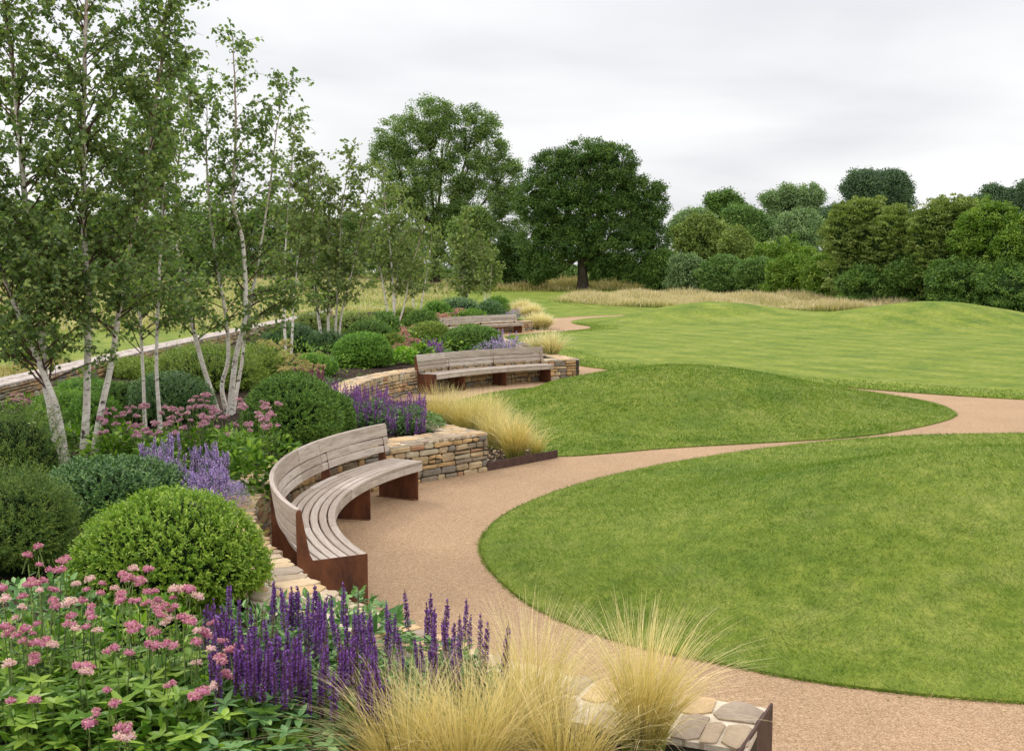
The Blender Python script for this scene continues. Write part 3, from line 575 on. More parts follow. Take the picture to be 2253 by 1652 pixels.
def shrub(label, px, ytop, wpx, d, mat, leaf=.02, n=2500, m=9, wid=.45, up=.35, rough=.06, deep=1.0, base=BED, cat='shrub', group='clipped evergreen domes', name='shrub', hmin=.25, T=T_DIA, core=.84, sp=2.4, grow=0):
    zt = ZD(ytop, d); x = XD(px, d, zt); rx = wpx / 2 / FPX * d; ry = rx * deep; H = max(hmin, zt - base)
    nf = int(n * 1.35); v = rv(nf); v = v[v[:, 2] > -.7]; v = v[(v[:, 1] < .45) | (rng.random(len(v)) < .5)]
    ph = (rv(1)[0], rv(1)[0], rv(1)[0], rng.random(3) * 6); r = 1 + rough * lump(v, 5, ph) + rng.normal(size=len(v)) * rough * .35
    sz = np.where(v[:, 2] > 0, H * .68, H * .34); cz = base + H * .32; lowv = v[:, 2] < 0; v[lowv, :2] = nrm(v[lowv, :2]) * (1 - .4 * v[lowv, 2:] ** 2)
    s3 = np.c_[np.full(len(v), rx), np.full(len(v), ry), sz]; cc = np.array([x, d, cz]); pos = cc + v * s3 * (r * .93)[:, None]
    ax = nrm(nrm(v / s3) * 1.0 + rv(len(v)) * .45 + np.array([0, 0, up])); L_ = leaf * sp * rng.uniform(.6, 1.3, len(v)) * (1 + grow * (rng.random(len(v)) < .12))
    k = np.arange(m) / max(1, m - 1); pp = (pos[:, None] - ax[:, None] * L_[:, None, None] * .35 + ax[:, None] * (L_[:, None] * k[None])[..., None]).reshape(-1, 3)
    axr = np.repeat(ax, m, 0); side = nrm(np.cross(axr, rv(len(axr)))); dd_ = nrm(axr * .75 + side)
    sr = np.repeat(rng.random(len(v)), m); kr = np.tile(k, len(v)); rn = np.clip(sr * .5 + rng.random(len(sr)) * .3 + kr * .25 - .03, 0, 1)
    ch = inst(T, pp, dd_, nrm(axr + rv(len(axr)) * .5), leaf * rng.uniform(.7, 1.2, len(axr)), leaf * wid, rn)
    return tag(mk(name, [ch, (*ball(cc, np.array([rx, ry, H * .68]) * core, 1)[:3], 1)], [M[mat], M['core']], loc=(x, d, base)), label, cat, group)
SH = shrub
SH('big light green clipped box dome in front of the wall curve', 368, 1085, 436, 6.95, 'box', .025, 4600, 10, .45, hmin=.62, rough=.06, grow=.7)
SH('dark glossy low spreading shrub under the two white birches', 245, 1012, 330, 9.7, 'boxdark', .034, 3200, 9, .4, rough=.12, deep=.8)
SH('olive green feathery yew at the left edge below birches', 35, 1052, 250, 8.0, 'yewgold', .026, 3800, 12, .2, rough=.24, deep=.9, sp=4, grow=.8)
SH('bushy dark conifer at left edge beside the birch trunks', 15, 905, 250, 10.8, 'yewgold', .034, 2600, 12, .18, rough=.26, deep=.9, sp=4.5, grow=1)
SH('large round dark green yew dome behind the nearest bench', 640, 822, 222, 13.6, 'yew', .034, 5200, 9, .3, rough=.06)
SH('smaller dark yew dome tucked behind the large round one', 735, 868, 84, 14.9, 'yew', .036, 1600, 8, .3)
SH('round dark yew dome behind the middle birch trunks', 372, 820, 190, 16.2, 'boxdark', .036, 3600, 8, .3, rough=.07)
SH('loose olive shrub behind the three-stemmed birch', 455, 768, 250, 21, 'olive', .05, 3000, 9, .25, rough=.13, sp=3.5, grow=.8)
SH('bright green loose shrub right of the middle birch', 560, 764, 110, 23, 'olive', .05, 1700, 9, .25, rough=.13, sp=3.5)
SH('fresh green low dome beside the tan seedheads', 692, 782, 92, 24, 'boxmid', .045, 1700, 8, .3, rough=.1)
SH('dark wide yew mound behind the four-stemmed birch', 640, 714, 125, 32, 'boxdark', .06, 1800, 8, .3, rough=.07)
SH('dark mound just left of the bright green dome', 718, 730, 90, 31.5, 'boxdark', .06, 1300, 8, .3, rough=.07)
SH('bright green round box dome above the stone wall', 797, 734, 128, 26.3, 'boxmid', .05, 3600, 8, .35, rough=.05)
SH('mid green dome behind the bright green round one', 815, 706, 104, 33, 'yew', .06, 1700, 8, .3)
SH('small olive dome right of the bright green round one', 866, 738, 40, 31, 'olive', .06, 700, 8, .3)
SH('dark olive dome left of the largest far dome', 945, 711, 90, 35, 'olive', .06, 1700, 7, .35, rough=.06)
SH('wide olive green dome directly behind the middle bench', 1040, 718, 126, 32.6, 'yew', .055, 3300, 8, .35, rough=.05)
SH('yellowish shrub behind the far birch trunks', 895, 682, 66, 46, 'olive', .08, 900, 7, .35, rough=.1)
SH('rounded green dome between far birch and far bench', 928, 686, 76, 43, 'yew', .08, 1000, 7, .35)
SH('bright green dome left of the far single birch', 962, 666, 62, 54, 'boxmid', .09, 900, 7, .35, rough=.08)
SH('long dark clipped mound behind the far single birch', 1008, 658, 96, 60, 'boxdark', .1, 900, 7, .4)
SH('dark neat dome behind the far bench right of birch', 1078, 664, 60, 56, 'boxdark', .085, 1300, 7, .4, rough=.03)
SH('green dome farthest back near the feather grasses', 1094, 655, 50, 63, 'boxmid', .1, 700, 7, .4)
SH('low green leafy mound right behind the far bench', 1040, 686, 60, 52.8, 'perennial', .09, 500, 7, .4, rough=.12)
SH('low dark shrub beside the boundary wall at far left', 300, 790, 120, 24, 'olive', .05, 1500, 8, .3, rough=.13)
SH('low dark green shrub in the gap left of middle birch', 262, 846, 120, 16.2, 'yew', .04, 1600, 8, .3, rough=.12)
SH('fresh green loose shrub between left and middle birch', 205, 872, 110, 15.0, 'boxmid', .035, 1500, 8, .3, rough=.16)
SH('loose green shrub against the boundary wall, nearest one', 190, 838, 150, 18.6, 'boxmid', .045, 1500, 8, .3, rough=.16)
SH('olive shrub against the boundary wall, beyond the green one', 325, 800, 130, 23.5, 'olive', .05, 1500, 8, .3, rough=.14)
SH('dark shrub against the boundary wall behind middle birch', 425, 774, 110, 28, 'yew', .06, 1300, 8, .3, rough=.12)
SH('low green shrub by the wall behind the left birch', 150, 868, 150, 16.5, 'perennial', .05, 1400, 8, .3, rough=.15)
SH('broad grey green mound at the foot of far birch', 780, 690, 100, 40, 'busholive', .08, 1100, 7, .35, rough=.12)
SH('dark green mound left of the yellowish far shrub', 845, 690, 70, 41, 'yew', .08, 900, 7, .35, rough=.1)
SH('olive mound near the boundary wall behind the birches', 690, 690, 80, 45, 'busholive', .08, 900, 7, .35, rough=.12)

# ------------------------------------------------------------------ flowers and perennials
def mesh_of(name, ch, mats):
    o = mk(name, ch, mats); me = o.data; bpy.data.objects.remove(o); return me
def spike_mesh(H, nw, r, per, pet, size, seed):
    """a flower spike: whorls of small flowers in dark calyces up a stem, thinning to a pointed tip"""
    z = np.linspace(0, H * .93, nw); P_, D_, S_, C_ = [], [], [], []
    for i, zz in enumerate(z):
        f = i / nw; rr = r * (1 - .6 * f ** 1.6) * (.75 + .25 * rng.random()); k = max(3, int(per * (1 - .4 * f)))
        a = rng.random() * 6 + np.arange(k) * 2 * pi / k + rng.normal(size=k) * .25
        P_.append(np.c_[np.cos(a) * rr * .25, np.sin(a) * rr * .25, zz + rng.normal(size=k) * H * .006]); D_.append(np.c_[np.cos(a), np.sin(a), .35 + .9 * f + rng.normal(size=k) * .2]); S_.append(np.full(k, rr * 1.15)); C_.append(np.full(k, f))
    p, d, s, c = map(np.concatenate, (P_, D_, S_, C_)); up = np.tile([0, 0, 1.], (len(p), 1))
    op = rng.random(len(p)) < np.where(c < .12, .35, np.where(c > .85, .3, .92))
    return mesh_of('flower_spike', [inst(T_OVA, p, d, up, s * .72, size * .8, None, 1), inst(T_OVA, p[op] + nrm(d[op]) * (s[op] * .45)[:, None], d[op] + rv(op.sum()) * .3, rv(op.sum()), size * 1.15, size * .9, None, 0),
                    tube([(0, 0, -.02), (0, 0, H * .5), (0, 0, H)], [.002, .0016, .001], 4, 1)], [M[pet], M['calyx']])
def dome_mesh(R_, nd, pet, spread, fl):
    ch = []
    for i in range(nd):
        a = random.random() * 6.3; c = np.array([cos(a) * spread * (i > 0), sin(a) * spread * (i > 0), -.35 * spread * (i > 0) + random.uniform(-.2, .2) * spread]); rr = R_ * random.uniform(.75, 1.1)
        v = rv(70); v = v[v[:, 2] > -.35]; v[:, 2] *= .75
        ch.append(inst(T_OVA, c + v * rr * .7, v + rv(len(v)) * .35, rv(len(v)), fl * rng.uniform(.7, 1.2, len(v)), fl * .8, np.clip(rng.random(len(v)) * .8 + .1 * i, 0, 1), 0))
        ch.append((*ball(c, np.array([rr, rr, rr * .6]) * .7, 0, 5, 8)[:2], np.full(32, .25), 0))
        ch.append(tube([(0, 0, -.09), c * .5 + [0, 0, -.04], c], [.0022, .0016, .0012], 4, 1))
    return mesh_of('flower_head', ch, [M[pet], M['stem']])
def child(name, me, par, wp, rot, s):
    o = bpy.data.objects.new(name, me); COL.objects.link(o); o.parent = par; o.location = Vector(wp) - par.location; o.rotation_euler = rot; o.scale = (s, s, s); return o
def leafmound(c, r, h, n, leaf, wid=.45, T=T_OVA, base=BED, flat=.5, fill=True):
    """leaves of a perennial: on a dome and through its volume"""
    v = rv(n); v[:, 2] = np.abs(v[:, 2]); rr = rng.random(n) ** .25; pos = np.c_[c[0] + v[:, 0] * r * rr, c[1] + v[:, 1] * r * rr, base + h * v[:, 2] * rr * (1 + .12 * np.sin(v[:, 0] * 9))]
    d = nrm(v * [1, 1, .3] + rv(n) * .5 + [0, 0, .1]); nn = nrm(v * .7 + rv(n) * .45 + [0, 0, .7])
    return inst(T, pos, d, nn, leaf * rng.uniform(.6, 1.2, n), leaf * wid * rng.uniform(.7, 1.2, n))
SPENT = None
SP = {k: [spike_mesh(*a, s) for s in range(5)] for k, a in dict(near=(.26, 24, .0155, 9, 'purple', .0115), mid=(.30, 16, .016, 6, 'mauve', .016), far=(.34, 10, .03, 5, 'mauve', .035), nep=(.20, 12, .017, 7, 'lilac', .016), nepf=(.30, 9, .028, 5, 'lilac', .032), clar=(.28, 11, .02, 6, 'claret', .022)).items()}
SP['near'].append(spike_mesh(.24, 22, .011, 8, 'spent', .008, 9))
HD = dict(near=[dome_mesh(.026, k, 'pink', .03, .0115) for k in (1, 1, 2, 2, 3)] + [dome_mesh(.025, k, 'palepink', .028, .011) for k in (1, 2)], mid=[dome_mesh(.030, k, 'dpink', .04, .018) for k in (2, 3, 4)], dusty=[dome_mesh(.05, k, 'dusty', .09, .035) for k in (3, 4)], tan=[dome_mesh(.035, k, 'tan', .07, .028) for k in (3, 4)])
def spikes(label, tops, kind, leafm, r=None, leaf=.05, nl=900, cat='flowering plant', name='salvia', group=None, base=BED, hs=.5, wid=.35, lean=.25):
    """tops: world points of the spike tips"""
    tops = np.array(tops); c = tops.mean(0); r = r or max(.15, np.abs(tops[:, :2] - c[:2]).max() * .9); root = thing(name, label, cat, (c[0], c[1], base), group)
    H = {'near': .26, 'mid': .30, 'far': .34, 'nep': .20, 'nepf': .30, 'clar': .28}[kind]; stems = []
    for t in tops:
        out = (t[:2] - c[:2]); s = random.uniform(.6, 1.15); ln = out * lean * (2 if kind[:3] == 'nep' else 1) + rng.normal(size=2) * (.16 if kind[:3] == 'nep' else .06); dv = nrm(np.array([ln[0], ln[1], .9])); b0 = t - dv * H * s
        o = child('flower_spike', random.choice(SP[kind]), root, b0, Vector(dv).to_track_quat('Z', 'Y').to_euler(), s)
        g = np.array([c[0] + out[0] * .6, c[1] + out[1] * .6, base]); stems.append(tube([g, (g + b0) / 2 + [0, 0, .03], b0], [.0035, .003, .002], 4, 1))
    hm = (np.median(tops[:, 2]) - base) * hs; n = len(stems)
    # leaves up the stems and in a mound at their feet
    si = rng.integers(0, len(tops), nl); f = rng.random(nl) ** .8; tp = tops[si]; gg = np.c_[c[:2] + (tp[:, :2] - c[:2]) * .6, np.full(nl, base)]; pos = gg + (tp - gg) * (f * .62)[:, None]
    a = rng.random(nl) * 6.3; lv = inst(T_OVA, pos, np.c_[np.cos(a), np.sin(a), rng.uniform(-.1, .7, nl)], rv(nl) * .5 + [0, 0, 1], leaf * rng.uniform(.5, 1.1, nl), leaf * wid)
    mk('foliage', [lv, leafmound(c, r, hm, nl, leaf, wid, base=base)] + stems, [M[leafm], M['stem']], root)
    if kind in ('nep', 'nepf'): mk('small_flowers', [leafmound(c, r * .72, (np.median(tops[:, 2]) - base) * 1.0, 6500 if kind == 'nep' else 2200, .013 if kind == 'nep' else .03, .8, base=base)], [M['lilac']], root)
    return root
def heads(label, tops, kind, leafm, leaf=.08, nl=700, hm=.35, cat='flowering plant', name='flowering_perennial', group=None, base=BED, wid=.5, sc_=1.0, r=None):
    tops = np.array(tops); c = tops.mean(0); r = r or max(.2, np.abs(tops[:, :2] - c[:2]).max()); root = thing(name, label, cat, (c[0], c[1], base), group); stems = []
    for t in tops:
        s = random.uniform(.75, 1.25) * sc_ * (.93 if kind == 'near' else 1); child('flower_head', random.choice(HD[kind]), root, t, (random.uniform(-.3, .3), random.uniform(-.3, .3), random.random() * 6), s)
        g = np.array([c[0] + (t[0] - c[0]) * .8, c[1] + (t[1] - c[1]) * .7, base]); e_ = t - [0, 0, .05]; stems.append(tube([g, g * .5 + e_ * .5 + [*(rng.normal(size=2) * .02), 0], e_], [.004, .0032, .0022], 5, 1))
        for k in range(3):
            f = random.uniform(.5, .95); a = random.random() * 6.3; p_ = g + (e_ - g) * f
            stems.append(inst(T_OVA, p_[None], np.array([[cos(a), sin(a), .5]]), np.array([[0, 0, 1.]]), leaf * .5, leaf * .2))
    mk('foliage', [leafmound(c, r, hm, nl, leaf, wid, base=base)] + stems, [M[leafm], M['stem']], root)
    return root
def pxw(L_, org, sc0, dfun):
    o = []
    for x, y in L_:
        px, py = (org[0] + x / sc0) * .93875, (org[1] + y / sc0) * .93875; o.append(W(px, py, dfun(px, py)))
    return o
hd = [(245,330),(180,385),(430,410),(255,450),(320,480),(390,485),(205,555),(280,555),(255,610),(330,605),(10,600),(30,665),(145,655),(140,715),(345,680),(435,690),(480,570),(580,540),(660,570),(560,610),(650,630),(740,600),(790,510),(860,470),(950,480),(835,525),(900,545),(530,680),(590,720),(780,640),(850,680),(945,620),(1000,620),(960,690),(1020,680),(1065,710),(1120,600),(1115,660),(1225,610),(1290,650),(1130,720),(460,780),(100,790),(240,830),(30,850),(65,870),(165,865),(210,890),(430,830),(490,860),(595,790),(560,850),(640,865),(845,840),(1020,760),(1090,790),(1180,790),(980,870),(1240,820),(1270,870),(1300,880),(1390,820),(150,945),(240,950),(300,930),(340,965),(220,1040),(740,985),(960,960),(1070,960),(1270,945),(1420,940),(1360,990),(1420,1050),(1530,990),(1280,1075),(1440,1150),(835,1020),(50,1080),(500,1100),(590,1110),(545,1130),(690,1255),(1115,1215),(1385,1225),(1310,1270),(70,1325),(220,1320),(740,1340),(620,1390),(580,1475),(770,1500),(755,1555),(800,1525)]
def hdd(px, py): return 5.45 - (py - 1200) * .0033 + random.uniform(-.12, .12)
hw = np.array(pxw(hd, (0, 1160), 2.754, hdd)); hp = np.array(hd)
gp_ = [(hp[:, 0] < 400), (hp[:, 0] >= 400) & (hp[:, 0] < 740), (hp[:, 0] >= 740) & (hp[:, 0] < 1080), hp[:, 0] >= 1080]
for g, lb in zip(gp_, ('clump of pink button flowers at the left edge of foreground', 'clump of pink button flowers in front of box dome, left half', 'clump of pink button flowers in front of box dome, right half', 'clump of pink button flowers leaning over the violet salvias')):
    heads(lb, hw[g], 'near', 'perennial', .085, 260, .30, group='pink flowering clumps in the foreground', r=.3)
# big leaves filling the corner under the pink flowers
for i, (px, py, lb) in enumerate(((40, 1560, 'low leafy green plant in the bottom left corner'), (210, 1540, 'low leafy green plant right of the corner one'), (370, 1560, 'low leafy green plant under the middle pink flowers'), (500, 1600, 'low leafy green plant between pink flowers and salvias'), (120, 1480, 'leafy green plant in front of the feathery yew'), (300, 1480, 'leafy green plant in front of the big box dome'), (440, 1500, 'leafy green plant at the right end of pink flowers'), (590, 1610, 'grey green leafy plant under the violet salvias'))):
    d = 4.62 - (py - 1540) * .0025 if py > 1500 else 5.0; x = XD(px, d, .85); ch = []
    for k in range(46):                          # whorls of five to seven leaves on short stems
        a, rr = random.random() * 6.3, .34 * math.sqrt(random.random()); c = np.array([x + cos(a) * rr, d + sin(a) * rr * .8, BED + .36 * (1 - (rr / .5) ** 2) * random.uniform(.6, 1.08)])
        nl = random.randint(5, 7); aa = random.random() * 6 + np.arange(nl) * 2 * pi / nl
        ch.append(inst(T_OVA, np.tile(c, (nl, 1)), np.c_[np.cos(aa), np.sin(aa), rng.uniform(-.15, .45, nl)], np.tile([0, 0, 1.], (nl, 1)) + rv(nl) * .2, rng.uniform(.06, .105, nl), rng.uniform(.026, .042, nl), np.clip(random.random() * .75 + rng.random(nl) * .3, 0, 1)))
        ch.append(tube([(x + cos(a) * rr * .7, d + sin(a) * rr * .5, BED - .03), c], [.003, .002], 4, 1))
    ch.append(leafmound((x, d), .36, .27, 260, .08, .4))
    tag(mk('leafy_plant', ch, [M['perennial' if i != 7 else 'sage'], M['stem']], loc=(x, d, BED)), lb, 'plant', 'leafy plants in the foreground')
for i, (x, y, lb) in enumerate(((-2.75, 6.2, 'dark leafy plant between yew and box dome'), (-2.0, 5.75, 'leafy plant in the shade behind pink flowers'), (-1.35, 5.75, 'leafy plant at the front foot of box dome'), (-2.45, 5.5, 'leafy plant behind leftmost pink flowers'), (-.95, 5.9, 'leafy plant between box dome and salvias'))):
    tag(mk('leafy_plant', [leafmound((x, y), .42, .36, 900, .07, .42)], [M['perennial' if i % 2 else 'sage']], loc=(x, y, BED)), lb, 'plant', 'leafy plants in the foreground')
sp = pxw([(115,1100),(155,1140),(230,1135),(270,1130),(380,1125),(485,1190),(565,1105),(660,1115),(408,1205),(440,1240),(840,1230),(958,1155),(1125,1175),(1155,1270),(1240,1215),(1360,1215),(1450,1310),(1385,1315),(1100,1240),(1205,1340),(1315,1320),(1500,1365),(1020,1460),(870,1300),(900,1310),(690,1270),(735,1300),(640,1330),(1630,1370),(1280,1360),(1330,1400)], (600, 960), 2.754, lambda px, py: 5.5 - (py - 1290) * .0075 + random.uniform(-.1, .1))
sp += pxw([(1480,550),(1545,650),(1590,590),(1375,660),(1330,690),(1770,550),(1810,595),(1885,590),(1925,590),(1990,620),(2035,580),(2060,650),(2115,640),(1430,700),(1700,680),(1650,700),(1600,850),(1560,860)], (0, 1160), 2.754, lambda px, py: 5.45 - (py - 1290) * .0075 + random.uniform(-.1, .1))
sp += pxw([(760,820),(1290,770),(1660,890),(1560,900),(1045,930),(640,640),(1500,660)], (500, 1400), 4.59, lambda px, py: 4.45 + random.uniform(-.05, .05))
for k in range(88):
    px = random.uniform(455, 830); py = random.uniform(1330, 1450) + max(0, px - 740) * .15; sp.append(W(px, py, 5.35 - (py - 1290) * .0058 + random.uniform(-.12, .12)))
for k in range(26):
    px = random.uniform(560, 860); py = random.uniform(1450, 1560); sp.append(W(px, py, 4.62 + random.uniform(-.12, .12)))
for k in range(14):
    px = random.uniform(830, 1020); py = random.uniform(1370, 1470); sp.append(W(px, py, 4.9 + random.uniform(-.12, .12)))
sp = np.array(sp); xs = sp[:, 0] / sp[:, 1]; bx = np.quantile(xs, (0, .3, .6, .85, 1)); bx[-1] += 1
for i, lb in enumerate(('violet salvia clump beside the pink flowers', 'dense violet salvia clump in front of the wall capping', 'violet salvia clump below the rusty bench end', 'thin violet salvia clump next to the feather grass')):
    spikes(lb, sp[(xs >= bx[i]) & (xs < bx[i + 1])], 'near', 'sage', leaf=.065, nl=1500, group='violet salvias in the foreground', r=.34, wid=.36, hs=.62)
def cloud(px0, px1, py0, py1, d0, d1, n, curve=0):
    o = []
    for _ in range(n):
        u = random.random(); px = px0 + (px1 - px0) * u; v = random.random(); o.append(W(px, py0 + (py1 - py0) * v + curve * (2 * u - 1) ** 2, d0 + (d1 - d0) * (1 - v)))
    return o
spikes('lilac catmint clump left of the nearest bench', cloud(300, 430, 945, 1065, 9.6, 10.8, 95, 25), 'nep', 'sage', leaf=.03, nl=900, name='catmint', group='lilac catmint by the nearest bench', hs=.8)
spikes('lilac catmint clump spilling onto the wall near the bench', cloud(408, 505, 965, 1078, 9.3, 10.4, 95, 30), 'nep', 'sage', leaf=.03, nl=900, name='catmint', group='lilac catmint by the nearest bench', hs=.8)
for i, (a, b_, y0, y1, lb) in enumerate(((215, 300, 905, 950, 'deep pink flower clump right of the birch trunks'), (300, 395, 895, 945, 'deep pink flower clump above the lilac catmint'), (385, 470, 878, 935, 'deep pink flower clump left of the middle birch'), (440, 540, 885, 945, 'deep pink flower clump at the foot of middle birch'), (530, 612, 893, 940, 'deep pink flower clump against the large yew dome'))):
    heads(lb, cloud(a, b_, y0 - 12, y1 + 12, 11.8, 12.8, 22), 'mid', 'perennial', .09, 420, .42, sc_=.8, group='deep pink flowers behind the catmint')
for px, py, wv, d, n, lb, mt in ((545, 985, 120, 10.6, 260, 'broad leafed green plant left of the bench back', 'perennial'), (500, 960, 90, 11.6, 200, 'leafy green plant behind the lilac catmint', 'perennial'), (60, 925, 180, 12.6, 420, 'lush green plant left of the white birch trunks', 'perennial'), (165, 945, 110, 12.9, 260, 'lush green plant between the white birch trunks', 'perennial'), (255, 965, 100, 12.0, 240, 'lush green plant under the deep pink flowers', 'perennial'), (890, 778, 62, 27, 190, 'lime green leafy plant on top of the middle wall', 'hosta'), (925, 768, 56, 28, 170, 'mid green leafy plant left of the middle bench', 'perennial'), (345, 985, 110, 11.4, 240, 'fresh green plant behind the lilac catmint', 'perennial')):
    z = ZD(py - 12, d); x = XD(px, d, z); r = wv / 2 / FPX * d; lf = .1 if d < 20 else .16
    ch = [leafmound((x, d), r, max(.25, z - BED), n * 2, lf, .45)]
    tag(mk('leafy_plant', ch, [M[mt]], loc=(x, d, BED)), lb, 'plant')
for i, (a, b_, y0, y1, d0, d1, lb) in enumerate(((718, 790, 838, 880, 15.4, 16.8, 'purple salvia clump against the smaller yew dome'), (775, 855, 845, 890, 15.0, 16.4, 'purple salvia clump in the middle of three by the wall'), (845, 940, 862, 905, 14.6, 15.8, 'purple salvia clump at the corner of the near wall'))):
    spikes(lb, cloud(a, b_, y0 - 4, y1 + 12, d0, d1, 80), 'mid', 'sage', leaf=.05, nl=2600, group='purple salvias behind the nearest bench', hs=.85, lean=.5)
spikes('lilac catmint on the wall by the bright green dome', cloud(700, 800, 775, 820, 25.6, 28, 55, 12), 'nepf', 'sage', leaf=.06, nl=700, name='catmint', hs=.8)
spikes('small purple salvia clump left behind the middle bench', cloud(914, 976, 744, 770, 29.5, 31, 60), 'far', 'sage', leaf=.08, nl=400, hs=.7)
spikes('lilac catmint right of the wide dome behind the middle bench', cloud(1080, 1142, 722, 768, 30, 33, 50), 'nepf', 'sage', leaf=.07, nl=600, name='catmint', hs=.8)
spikes('claret flower spikes behind the large yew dome', cloud(640, 712, 800, 830, 20.5, 22.5, 42), 'clar', 'sage', leaf=.06, nl=500, name='salvia', hs=.6)
heads('tan seedheads behind the middle birch trunks', cloud(560, 645, 748, 800, 23.5, 27, 60), 'tan', 'hosta', .08, 800, .75, group='tan flat seedheads', wid=.2)
heads('tan seedheads above the claret flower spikes', cloud(610, 705, 775, 815, 22, 25, 60), 'tan', 'hosta', .08, 700, .65, group='tan flat seedheads', wid=.2)
heads('dusty pink flowers left of the small salvia clump', cloud(862, 925, 735, 772, 29, 33, 40), 'dusty', 'perennial', .12, 400, .55)
heads('dusty pink flowers between the two far green domes', cloud(885, 955, 712, 735, 36, 42, 40), 'dusty', 'perennial', .12, 400, .5, group='dusty pink flowers far back')
heads('dusty pink flowers behind the left end of far bench', cloud(955, 1000, 690, 702, 48, 51, 26), 'dusty', 'perennial', .16, 240, .45, group='dusty pink flowers far back', sc_=1.3)
heads('dusty pink flowers at the foot of far single birch', cloud(995, 1020, 680, 692, 54, 58, 20), 'dusty', 'perennial', .16, 200, .5, group='dusty pink flowers far back', sc_=1.4)
spikes('lilac flowers right of the neat dark far dome', cloud(1103, 1150, 676, 692, 55, 60, 40), 'nepf', 'sage', leaf=.12, nl=300, name='catmint', hs=.7)
heads('purplish pink flowers far left by the rear of bed', cloud(20, 60, 868, 885, 15, 16, 10), 'mid', 'perennial', .09, 200, .4)

# feather grasses
def tuft(label, x, y, h, r, n, wid, base=BED, lean=(0, 0), group=None, up=.0, spread=.5):
    a = rng.random(n) * 2 * pi; rr = r * np.sqrt(rng.random(n)); b0 = np.c_[x + np.cos(a) * rr, y + np.sin(a) * rr, np.full(n, base - .01)]
    out = np.c_[np.cos(a), np.sin(a)] * (spread * h * rng.random(n) ** .8 * (.35 + rr / r))[:, None] + rng.normal(size=(n, 2)) * .13 * h + np.array(lean) * h
    c = strips(b0, h * (.45 + .67 * rng.random(n) ** .8), out, wid, .4, 6)
    return tag(mk('feather_grass', [c], M['stipa' if y < 25 else 'stipapale'], loc=(x, y, base)), label, 'ornamental grass', group)
G1 = 'feather grasses in the foreground'
for px, d, h, r, n, ln, lb in ((880, 4.40, .56, .13, 800, (-.18, 0), 'blond feather grass tuft leftmost in the foreground, leaning left'), (1020, 4.36, .58, .13, 800, (0, 0), 'blond feather grass tuft beside the leftmost one'), (1170, 4.78, .70, .10, 800, (.05, 0), 'tall blond feather grass tuft before the wall capping'), (1250, 4.42, .50, .12, 600, (.1, 0), 'short blond feather grass tuft in the middle foreground'), (1415, 4.72, .70, .09, 1000, (.06, .03), 'upright golden feather grass tuft nearest the steel end plate'), (1100, 4.5, .55, .10, 500, (-.1, 0), 'blond feather grass tuft between its taller neighbours')):
    tuft(lb, XD(px, d, .7), d, h, r, n, rng.choice([.0024, .003, .0042], n), group=G1, lean=ln, spread=.62)
G2 = 'feather grasses on the gravel strip'
for px, py, h, r, n, lb in ((975, 935, .75, .28, 1500, 'feather grass tuft farthest left behind the wall corner'), (1035, 950, .72, .26, 1500, 'feather grass tuft just behind the wall corner'), (1095, 985, .70, .16, 1500, 'dense feather grass tuft touching the wall end'), (1132, 1008, .72, .13, 1300, 'slim upright feather grass tuft by the metal edging'), (1075, 940, .70, .22, 1100, 'pale feather grass tuft against the second lawn mound')):
    q = P(px, py, .03); tuft(lb, q[0], q[1], h, r, int(n * .55), .0065, .03, group=G2, spread=.55)
q = P(1180, 1003, .03); tuft('small thin feather grass tuft at the right of gravel', q[0], q[1], .5, .08, 120, .008, .03, spread=.8)
G3 = 'feather grasses behind the middle bench'
for px, d, lb in ((1192, 30.2, 'feather grass tuft at right end of middle bench'), (1215, 29.6, 'feather grass tuft above the middle wall end'), (1165, 31.5, 'thin feather grass tuft behind middle bench back')):
    tuft(lb, XD(px, d, .7), d, .78 if px > 1170 else .5, .14, 260, .02, group=G3, spread=1.0)
G4 = 'feather grasses by the far bench'
for px, d, h, base, lb in ((1150, 61, .95, BED, 'pale feather grass mound farthest back'), (1168, 56.5, .8, BED, 'pale feather grass mound above the far wall end'), (1182, 55, .9, .02, 'pale feather grass mound spilling over the far wall'), (1192, 54.4, .8, .02, 'pale feather grass mound at the path corner')):
    tuft(lb, XD(px, d, .7), d, h, .3, 1300, .03, base=base, group=G4, spread=.8)
